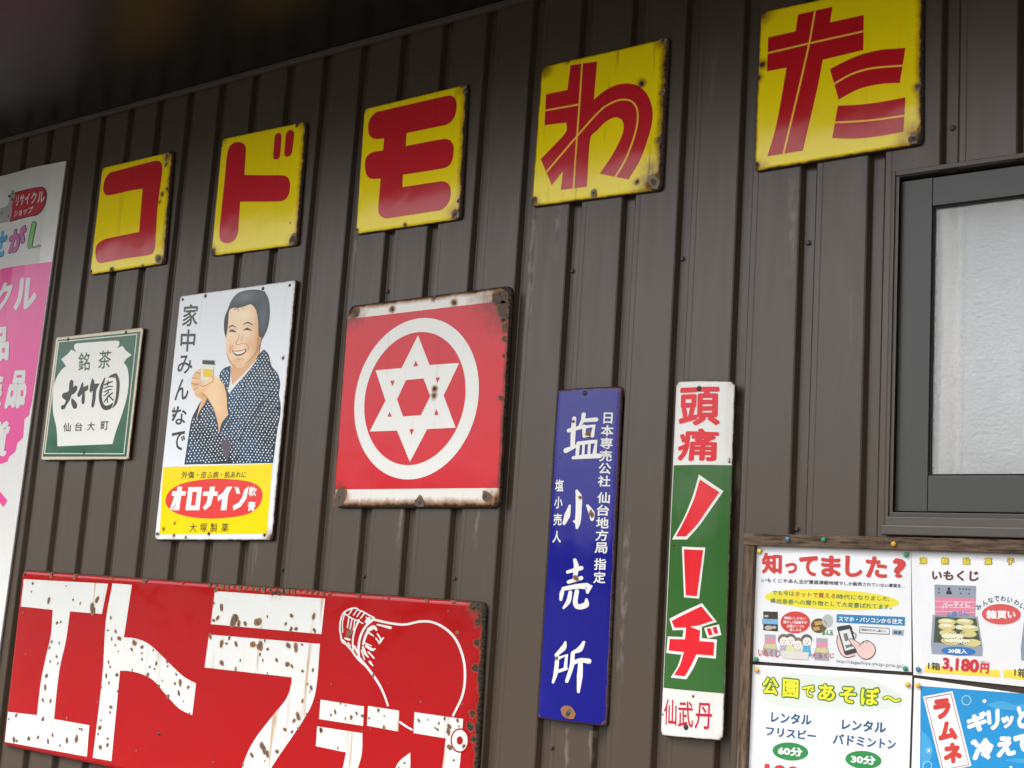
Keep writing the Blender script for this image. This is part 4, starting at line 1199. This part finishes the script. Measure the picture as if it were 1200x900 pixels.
p.texts('small_lettering', [('いもくじやあん玉が青森津軽地域でしか販売されていない事実を…', z([(120, 302), (1012, 342), (1010, 366), (118, 330)]))], 1, ink('262a3c', 'dark_print'), .02, None, 2)
ov = p.poly('yellow_oval', z(ellipse(556, 438, 418, 62, 40, .045)), 1, ink('f6e63a', 'yellow_print'))
p.texts('small_lettering', [('でも今は', z([(188, 378), (326, 386), (324, 418), (186, 410)])), ('時代になりました。', z([(588, 402), (918, 420), (914, 448), (586, 434)])), ('県出身者への贈り物として大変喜ばれてます。', z([(176, 428), (930, 468), (926, 500), (174, 460)]))], 2, ink('3f7a5c', 'green_print'), .012, None, 2)
p.texts('small_lettering', [('ネットで買える', z([(330, 388), (582, 400), (580, 432), (328, 420)]))], 2, ink('b0623a', 'brown_print'), .016, None, 2)
ph = p.poly('product_photo', z([(130, 510), (222, 514), (222, 636), (130, 628)]), 1, ink('3a3633', 'photo_print'), None, False)
p.polys('photo_detail', [[z([(124, 556), (222, 560), (222, 592), (122, 588)])]], 2, ink('7db6de', 'sky_print'), ph, False)
p.polys('photo_detail', [[z(ellipse(150, 540, 14, 8, 12))], [z(ellipse(165, 612, 26, 14, 12))], [z(ellipse(200, 610, 14, 10, 12))]], 3, ink('c9b8a8', 'pale_print'), ph, False)
rb = p.poly('red_oval', z(ellipse(331, 579, 93, 68, 36)), 1, ink('d9443c', 'red_print'))
p.texts('small_lettering', [('津軽にしかない', z(rq(262, 542, 398, 560, .03))), ('懐かしの駄菓子が', z(rq(256, 566, 406, 586, .03))), ('全国どこでも', z(rq(278, 592, 388, 611, .03))), ('楽しめる', z(rq(296, 616, 370, 634, .03)))], 2, ink('f6efee', 'white_print'), .03, rb, 2)
p.polys('product_photo', [[z(ellipse(478, 600, 50, 46, 20))], [z(ellipse(532, 570, 34, 42, 20))]], 1, [ink('6b5234', 'brown_print'), ink('b9c2c0', 'grey_print')], None, False, [0, 1])
p.polys('photo_detail', [[z([(450, 575), (500, 570), (505, 590), (455, 600)])], [z([(440, 610), (480, 605), (485, 625), (450, 632)])]], 2, ink('caa35a', 'tan_print'), None, False)
p.texts('small_lettering', [('あん玉', z(rq(498, 625, 566, 658, .02)))], 2, ink('5f9d4c', 'green_print'), .03, None, 2)
def sweets_box(zf, x, y, w, h):
    p.polys('box_drawing', [[zf([(x + .12 * w, y), (x + .9 * w, y + .04 * h), (x + .9 * w, y + .42 * h), (x + .12 * w, y + .4 * h)])], [zf([(x, y + .62 * h), (x + .1 * w, y + .4 * h), (x + .92 * w, y + .44 * h), (x + w, y + .66 * h), (x + w, y + h), (x, y + .95 * h)])],
        [zf([(x + .14 * w, y + .16 * h), (x + .88 * w, y + .2 * h), (x + .88 * w, y + .40 * h), (x + .14 * w, y + .38 * h)])], [zf([(x + .08 * w, y + .6 * h), (x + .14 * w, y + .43 * h), (x + .88 * w, y + .46 * h), (x + .93 * w, y + .66 * h)])]],
        1, [ink('aab0b8', 'grey_print'), ink('e795ad', 'pink_print'), ink('d8cf8e', 'cream_print')], None, False, [0, 0, 1, 2])
sweets_box(z, 128, 652, 90, 140)
sweets_box(z, 450, 674, 92, 146)
p.texts('small_lettering', [('いもくじ', z(rq(100, 740, 232, 790, .05))), ('大玉くじ', z(rq(432, 768, 572, 802, .0)))], 3, ink('d4524f', 'red_print'), .02, None, 2)
kid = []
for (cx, cy, c1, hc) in ((258, 690, 'b9b4c8', '7d746b'), (300, 688, 'dfe3b0', '6f665d'), (345, 712, 'd8d0c4', '8d7668'), (402, 692, '5fb0dc', '6b6660')):
    hd = p.poly('child_drawing', z([(cx - 20, cy + 28), (cx + 22, cy + 28), (cx + 32, cy + 100), (cx - 32, cy + 96)]), 1, ink(c1, 'print_%s' % c1))
    p.poly('hair', z(ellipse(cx, cy - 6, 36, 34, 20)), 1.6, ink(hc, 'hair_print'), hd)
    p.poly('face', z(ellipse(cx + 3, cy + 6, 27, 26, 20)), 2.2, ink('f8f0e6', 'pale_skin_print'), hd)
    p.polys('face_line', [[z(ellipse(cx - 6, cy + 3, 2.5, 4, 8))], [z(ellipse(cx + 12, cy + 3, 2.5, 4, 8))], [z(ellipse(cx + 3, cy + 18, 6, 2.5, 10))]], 2.8, ink('4a3a36', 'dark_print'), hd, False)
p.poly('table_drawing', z([(240, 755), (418, 765), (412, 812), (250, 802)]), 2.9, ink('e2ddd4', 'beige_print'), None, False)
bb = p.poly('blue_band', z([(588, 528), (1010, 546), (1008, 600), (586, 580)]), 1, ink('2a86bd', 'blue_print'), None, False)
p.texts('band_lettering', [('スマホ・パソコンから注文', z([(600, 540), (996, 558), (994, 590), (598, 572)]))], 2, ink('f4f6f7', 'white_print'), .035, bb, 2)
bx = p.polys('search_box', [[z([(728, 602), (916, 614), (914, 656), (726, 646)]), z([(733, 608), (911, 619), (909, 650), (731, 641)])]], 1, ink('8c8f90', 'grey_print'), None, False)
p.texts('small_lettering', [('青森のだがし屋さん', z(rq(740, 616, 894, 632, .06)))], 1, ink('55595c', 'grey_print'), .01, bx, 2)
hb = p.poly('search_button', z([(930, 622), (1004, 626), (1002, 662), (928, 656)]), 1, ink('a9bdd0', 'pale_blue_print'), None, False)
p.texts('small_lettering', [('検索', z(rq(938, 630, 990, 652, .05)))], 2, ink('3a4656', 'dark_print'), .02, hb, 2)
lh = p.poly('hand_drawing', z([(590, 665), (602, 640), (612, 640), (640, 760), (700, 770), (712, 778), (680, 792), (640, 795), (612, 770), (594, 720)]), 1, ink('f2cdc6', 'pale_skin_print'))
p.polys('phone_drawing', [[z([(588, 612), (598, 604), (668, 594), (680, 606), (718, 752), (712, 766), (648, 784), (636, 776)])]], 1.6, ink('3d3d40', 'dark_print'), lh, False)
p.poly('phone_screen', z([(604, 634), (668, 620), (706, 738), (640, 756)]), 2.2, ink('e7e9ea', 'white_print'), lh, False)
p.polys('phone_detail', [[z([(628, 650), (652, 645), (664, 690), (640, 698)])], [z([(640, 722), (684, 712), (688, 728), (646, 740)])]], 2.6, ink('77787a', 'grey_print'), lh, False)
p.strokes('hand_outline', [ZS(z, [(a, b, .8) for a, b in q]) for q in ([(592, 660), (590, 710), (612, 770), (648, 797), (700, 786)], [(690, 640), (706, 655), (704, 676)])], 2.4, ink('3a3434', 'dark_print'), lh)
rh = p.poly('hand_drawing', z([(664, 686), (678, 680), (700, 690), (735, 714), (750, 700), (772, 692), (790, 696), (810, 712), (826, 740), (822, 772), (800, 798), (768, 808), (738, 796), (716, 770), (702, 738), (680, 714)]), 3, ink('f2cdc6', 'pale_skin_print'))
hp = [(664, 686), (678, 680), (700, 690), (735, 714), (750, 700), (772, 692), (790, 696), (810, 712), (826, 740), (822, 772), (800, 798), (768, 808), (738, 796), (716, 770), (702, 738), (680, 714), (664, 686)]
p.strokes('hand_outline', [ZS(z, [(a, b, .8) for a, b in hp]), ZS(z, [(735, 714, .7), (728, 728, .7)]), ZS(z, [(756, 699, .6), (752, 712, .6)]), ZS(z, [(778, 694, .6), (774, 708, .6)])], 3.5, ink('4a4040', 'dark_print'), rh)
p.texts('small_lettering', [('http://dagashiya.shop-pro.jp/', z([(588, 808), (1000, 838), (998, 868), (586, 834)]))], 1, ink('4c4f54', 'grey_print'), .0, None, 2)

z = Z(1060, 630, 5.293)
p = Plate('paper_notice', 'white price notice picturing an open box of sweets above a red price', 'notice', z([(41, 76), (1012, 98), (1022, 955), (55, 852)]), PD, None, sag(1))
p.panel(M['paper'], .001, .0003, .0005, 'sheet')
hd = [(c, z(rq(x - 26, 121 + i, x + 26, 168 + i, .01))) for i, (c, x) in enumerate((('津', 117), ('軽', 253), ('駄', 387), ('菓', 522), ('子', 660)))]
o = p.texts('header', hd, 1, ink('8a7420', 'ochre_print'), .11)
p.texts('header_face', hd, 2, ink('f4dc2c', 'yellow_print'), .03, o, 3, .11)
p.texts('headline', [('いもくじ', z([(172, 202), (466, 206), (462, 272), (170, 264)]))], 1, ink('6b3440', 'maroon_print'), .045)
b1 = p.polys('box_drawing', [[z([(186, 291), (446, 300), (441, 492), (190, 480)])], [z([(176, 478), (456, 490), (488, 690), (484, 737), (170, 722), (164, 660)])]], 1, ink('9ba5b2', 'grey_print'), None, False)
p.poly('box_lid_print', z([(192, 368), (440, 376), (437, 486), (194, 476)]), 1.7, ink('e889a4', 'pink_print'), b1, False)
p.polys('lid_mark', [[z(ellipse(278, 318, 9, 10, 12))], [z([(258, 350), (298, 352), (290, 330), (266, 328)])]], 1.9, ink('33363c', 'dark_print'), b1)
p.strokes('lid_stripe', [ZS(z, [(192, y, .5), (438, y + 6, .5)]) for y in (395, 430, 458)], 1.9, ink('f6e8ec', 'white_print'), b1)
p.polys('lid_mark', [[z(ellipse(x, y, 6, 5, 8))] for x, y in ((215, 318), (215, 342), (345, 318), (365, 320), (385, 321), (405, 322), (352, 346), (402, 348))], 1.9, ink('4a5058', 'dark_print'), b1)
p.texts('lid_lettering', [('パーティに', z([(234, 404), (408, 392), (408, 432), (234, 444)]))], 2.3, ink('f8f4f5', 'white_print'), .03, b1)
p.texts('lid_lettering', [('お集りに', z([(264, 462), (405, 448), (405, 486), (264, 496)]))], 2.5, ink('4a90c8', 'blue_print'), .03, b1)
p.poly('box_inside', z([(192, 490), (446, 502), (476, 672), (182, 650)]), 1.7, ink('4b5448', 'dark_green_print'), b1, False)
p.polys('sweets', [[z(ellipse(x, y, rx, ry, 18, .05))] for x, y, rx, ry in ((266, 522, 56, 20), (376, 522, 54, 20), (266, 552, 54, 22), (404, 562, 58, 22), (272, 592, 54, 20), (398, 598, 52, 20), (290, 640, 62, 26), (418, 652, 58, 24))], 2.0, ink('dcd08c', 'cream_print'), b1)
p.polys('sweets_light', [[z(ellipse(x, y, rx, ry, 14, .05))] for x, y, rx, ry in ((262, 516, 40, 8), (372, 516, 38, 8), (262, 545, 40, 9), (400, 554, 42, 9), (300, 612, 70, 20), (330, 640, 80, 16), (342, 556, 22, 14))], 2.4, ink('f3eed0', 'pale_print'), b1)
p.strokes('fine_print', [ZS(z, [(x, y, .7), (x + 9, y + rnd.uniform(-7, 7), 1.0)]) for (xa, xb, y) in ((278, 382, 592), (210, 450, 626), (240, 400, 652)) for x in range(xa, xb, 15)], 2.9, ink('3c3a34', 'dark_print'), b1, False)
be = p.poly('blue_oval', z(ellipse(336, 704, 106, 27, 36, .04)), 3, ink('2a78c2', 'blue_print'))
p.texts('oval_lettering', [('30個入', z([(276, 688), (394, 692), (392, 722), (274, 716)]))], 4, ink('f6f7f8', 'white_print'), .04, be)
be = p.poly('red_oval', z(ellipse(602, 476, 121, 64, 40, .03)), 1, ink('de5a58', 'coral_print'))
p.texts('oval_lettering', [('箱買い', z([(508, 450), (692, 452), (690, 502), (508, 506)]))], 2, ink('f8f4f2', 'white_print'), .05, be)
arc = [('み', 462, 432, -.75), ('ん', 500, 405, -.5), ('な', 536, 388, -.3), ('で', 574, 379, -.1), ('わ', 614, 379, .08), ('い', 655, 388, .25), ('わ', 697, 403, .45), ('い', 733, 428, .65)]
it = []
for c, x, y, a in arc:
    q = [(-16, -17), (16, -17), (16, 17), (-16, 17)]
    it.append((c, z([(x + dx * math.cos(a) - dy * math.sin(a), y + dx * math.sin(a) + dy * math.cos(a)) for dx, dy in q])))
p.texts('arc_lettering', it, 1, ink('36506a', 'navy_print'), .02)
p.polys('price_band', [[z([(130, 792), (236, 800), (236, 816), (590, 822), (594, 866), (126, 836)])], [z([(618, 820), (960, 832), (960, 905), (616, 868)])]], 1, ink('f5e04a', 'yellow_print'), None, False)
p.texts('price', [('3,180', z([(240, 742), (468, 756), (462, 852), (236, 826)])), ('円', z([(474, 778), (528, 782), (524, 846), (470, 840)])), ], 2, ink('d5333a', 'red_print'), .05)
p.texts('price_note', [('1箱', z([(148, 768), (224, 778), (222, 826), (146, 818)])), ('1箱', z([(684, 806), (764, 816), (762, 872), (682, 862)]))], 2, ink('4a4238', 'dark_print'), .02)
p.texts('price_note', [('(税込)', z([(474, 762), (532, 768), (531, 784), (473, 778)]))], 2, ink('d5333a', 'red_print'), .0)
p.polys('box_drawing', [[z([(742, 520), (980, 530), (1005, 780), (726, 762), (722, 690)])]], 1, ink('8e9bab', 'grey_print'), None, False)

z = Z(870, 770, 5.714)
p = Plate('paper_notice', 'white rental notice with a yellow bubble headline above two green ovals', 'notice', [z([(69, 50)])[0], z([(1137, 126)])[0], None, None], PD, None, sag(2), None, (-.003, -.21))
p.panel(M['paper'], .001, .0003, .0005, 'sheet')
p.poly('pale_cloud', z([(150, 180), (240, 130), (400, 110), (600, 130), (800, 130), (960, 190), (1060, 250), (1070, 330), (960, 350), (780, 360), (500, 340), (250, 330), (150, 290)]), .6, ink('e2eae2', 'pale_green_print'))
hl = [(c, z(q)) for c, q in (('公', [(130, 122), (254, 134), (248, 264), (128, 254)]), ('園', [(266, 134), (388, 146), (384, 284), (262, 274)]), ('で', [(398, 190), (494, 180), (490, 276), (404, 276)]), ('あ', [(502, 170), (636, 180), (630, 304), (502, 296)]),
      ('そ', [(648, 186), (776, 196), (770, 320), (646, 310)]), ('ぼ', [(788, 192), (930, 200), (922, 338), (788, 326)]), ('〜', [(938, 250), (1072, 270), (1068, 312), (934, 292)]))]
o = p.texts('headline', hl, 1.4, ink('4f7f2e', 'green_print'), .10)
p.texts('headline_face', hl, 2.2, ink('f5ee38', 'yellow_print'), .03, o, 3, .10)
p.texts('lettering', [('レンタル', z([(196, 364), (468, 384), (464, 458), (192, 436)])), ('フリスビー', z([(160, 460), (498, 498), (494, 560), (156, 524)])), ('レンタル', z([(672, 412), (966, 434), (962, 510), (668, 484)])), ('バドミントン', z([(612, 508), (1030, 552), (1026, 618), (606, 582)]))], 2, ink('35618c', 'blue_print'), .03)
for cx, cy, st in ((323, 632, '60分'), (813, 688, '30分')):
    o = p.poly('green_oval', z(ellipse(cx, cy, 120, 60, 36, .08)), 1, ink('2f8f4c', 'green_print'))
    p.texts('oval_lettering', [(st, z([(cx - 82, cy - 36), (cx + 84, cy - 24), (cx + 82, cy + 36), (cx - 84, cy + 22)]))], 2, ink('f4f7f4', 'white_print'), .045, o)
p.texts('price', [('100', z([(150, 712), (392, 735), (388, 850), (146, 825)])), ('100', z([(650, 770), (892, 793), (888, 908), (646, 883)]))], 1, ink('cf4048', 'red_print'), .05)

z = Z(1060, 780, 7.5)
p = Plate('paper_notice', 'bright blue drink poster with a slanted white label and bubbles', 'poster', [z([(86, 108)])[0], (1262, 822), None, None], PD, None, sag(3), None, (-.003, -.21))
p.panel(M['paper'], .001, .0003, .0005, 'sheet')
p.poly('blue_field', z([(142, 178), (1500, 280), (1500, 1400), (132, 1300)]), 1, ink('1d93d2', 'blue_print'), None, False)
for q in ([(720, 340), (860, 310), (980, 345), (1100, 330), (1100, 380), (960, 390), (800, 375)], [(880, 830), (1000, 815), (1100, 830), (1100, 860), (980, 850)], [(145, 560), (230, 660), (240, 800), (150, 900)]):
    p.polys('light_wave', [[z(q)]], 1.4, ink('46a8dc', 'light_blue_print'))
o = p.polys('slanted_label', [[z([(164, 272), (424, 224), (592, 880), (330, 935)])]], 2, ink('f2f1f4', 'white_print'), None, False)
p.polys('label_border', [[z([(184, 284), (412, 242), (572, 872), (340, 918)]), z([(190, 290), (408, 249), (566, 868), (345, 911)])]], 3, ink('9a4a54', 'maroon_print'), o, False)
p.texts('label_lettering', [('ラ', z([(246, 302), (400, 280), (420, 450), (266, 482)])), ('ム', z([(298, 498), (456, 478), (472, 648), (300, 672)])), ('ネ', z([(338, 688), (502, 668), (512, 846), (350, 870)]))], 3, ink('d63f36', 'red_print'), .075, o)
p.texts('lettering', [('ギ', z([(540, 430), (722, 396), (756, 560), (560, 600)])), ('リ', z([(722, 394), (842, 376), (842, 560), (742, 572)])), ('ッ', z([(852, 446), (966, 432), (966, 540), (862, 556)])), ('と', z([(985, 358), (1100, 340), (1110, 545), (1000, 560)])),
    ('冷', z([(590, 640), (786, 632), (796, 815), (602, 845)])), ('え', z([(806, 625), (975, 610), (985, 785), (814, 812)])), ('て', z([(955, 608), (1110, 585), (1120, 760), (985, 785)]))], 2, ink('f4f6f8', 'white_print'), .07)
for x, y, r_ in ((547, 305, 44), (202, 880, 42), (214, 746, 26)):
    p.polys('bubble', [[z(ellipse(x, y, r_, r_ * 1.02, 22)), z(ellipse(x, y, r_ * .82, r_ * .84, 22))]], 2, ink('a8d8ee', 'pale_blue_print'), None, False)
for x, y, r_ in ((707, 312, 17), (606, 676, 21), (214, 746, 12), (940, 895, 14)):
    p.polys('bubble', [[z(ellipse(x, y, r_, r_, 16))]], 2, ink('e4f2f8', 'white_print'), None, False)

# ------------------------------------------------------------------ push pins
def pin(px, d, col, label):
    x, zz = wall_uv(px[0], px[1], d + .004)
    m_ = MB()
    m_.turn((x, -d, zz), [(.0016, 0), (.0018, .0012), (.0038, .0018), (.0049, .0030), (.0049, .0044), (.0038, .0058), (.0018, .0064)], 16)
    o_ = link_mesh('push_pin', m_.v, m_.f, plain('pin_plastic_' + col, col, .3, .5, .1, 200), None, (x, -d, zz), None, None, True)
    o_.location = (x, -d, zz)
    return tag(o_, label, 'push pin', 'push pins on the notice board')
GD_, BL_, GN_, OR_ = 'd9ad4a', '3d7390', '1f8a64', 'd69a1e'
PB = PD + .0008
for px, d, c, lb in (((922.9, 631.7), BD, BL_, 'blue push pin stuck in the top wooden rail of the board'), ((965, 632.3), BD, GN_, 'green push pin stuck in the top wooden rail of the board'),
        ((1047, 637.4), BD, OR_, 'orange push pin stuck in the top wooden rail under the window'), ((889.8, 645.5), PB, 'e0c440', 'yellow push pin in the upper left corner of the red headline notice'),
        ((1061.7, 650), PB, GN_, 'green push pin in the upper right corner of the red headline notice'), ((886, 772.6), PB, GN_, 'green push pin in the lower left corner of the red headline notice'),
        ((1060.7, 783.4), PB, GN_, 'green push pin in the lower right corner of the red headline notice'), ((886.6, 784.7), PB, GD_, 'gold push pin in the upper left corner of the rental notice'),
        ((1063.4, 801.9), PB, GD_, 'gold push pin in the upper right corner of the rental notice'), ((1075.9, 784.3), PB, BL_, 'blue push pin in the lower left corner of the price notice'),
        ((1075.6, 803), PB, GD_, 'gold push pin in the upper left corner of the blue drink poster')):
    pin(px, d, c, lb)
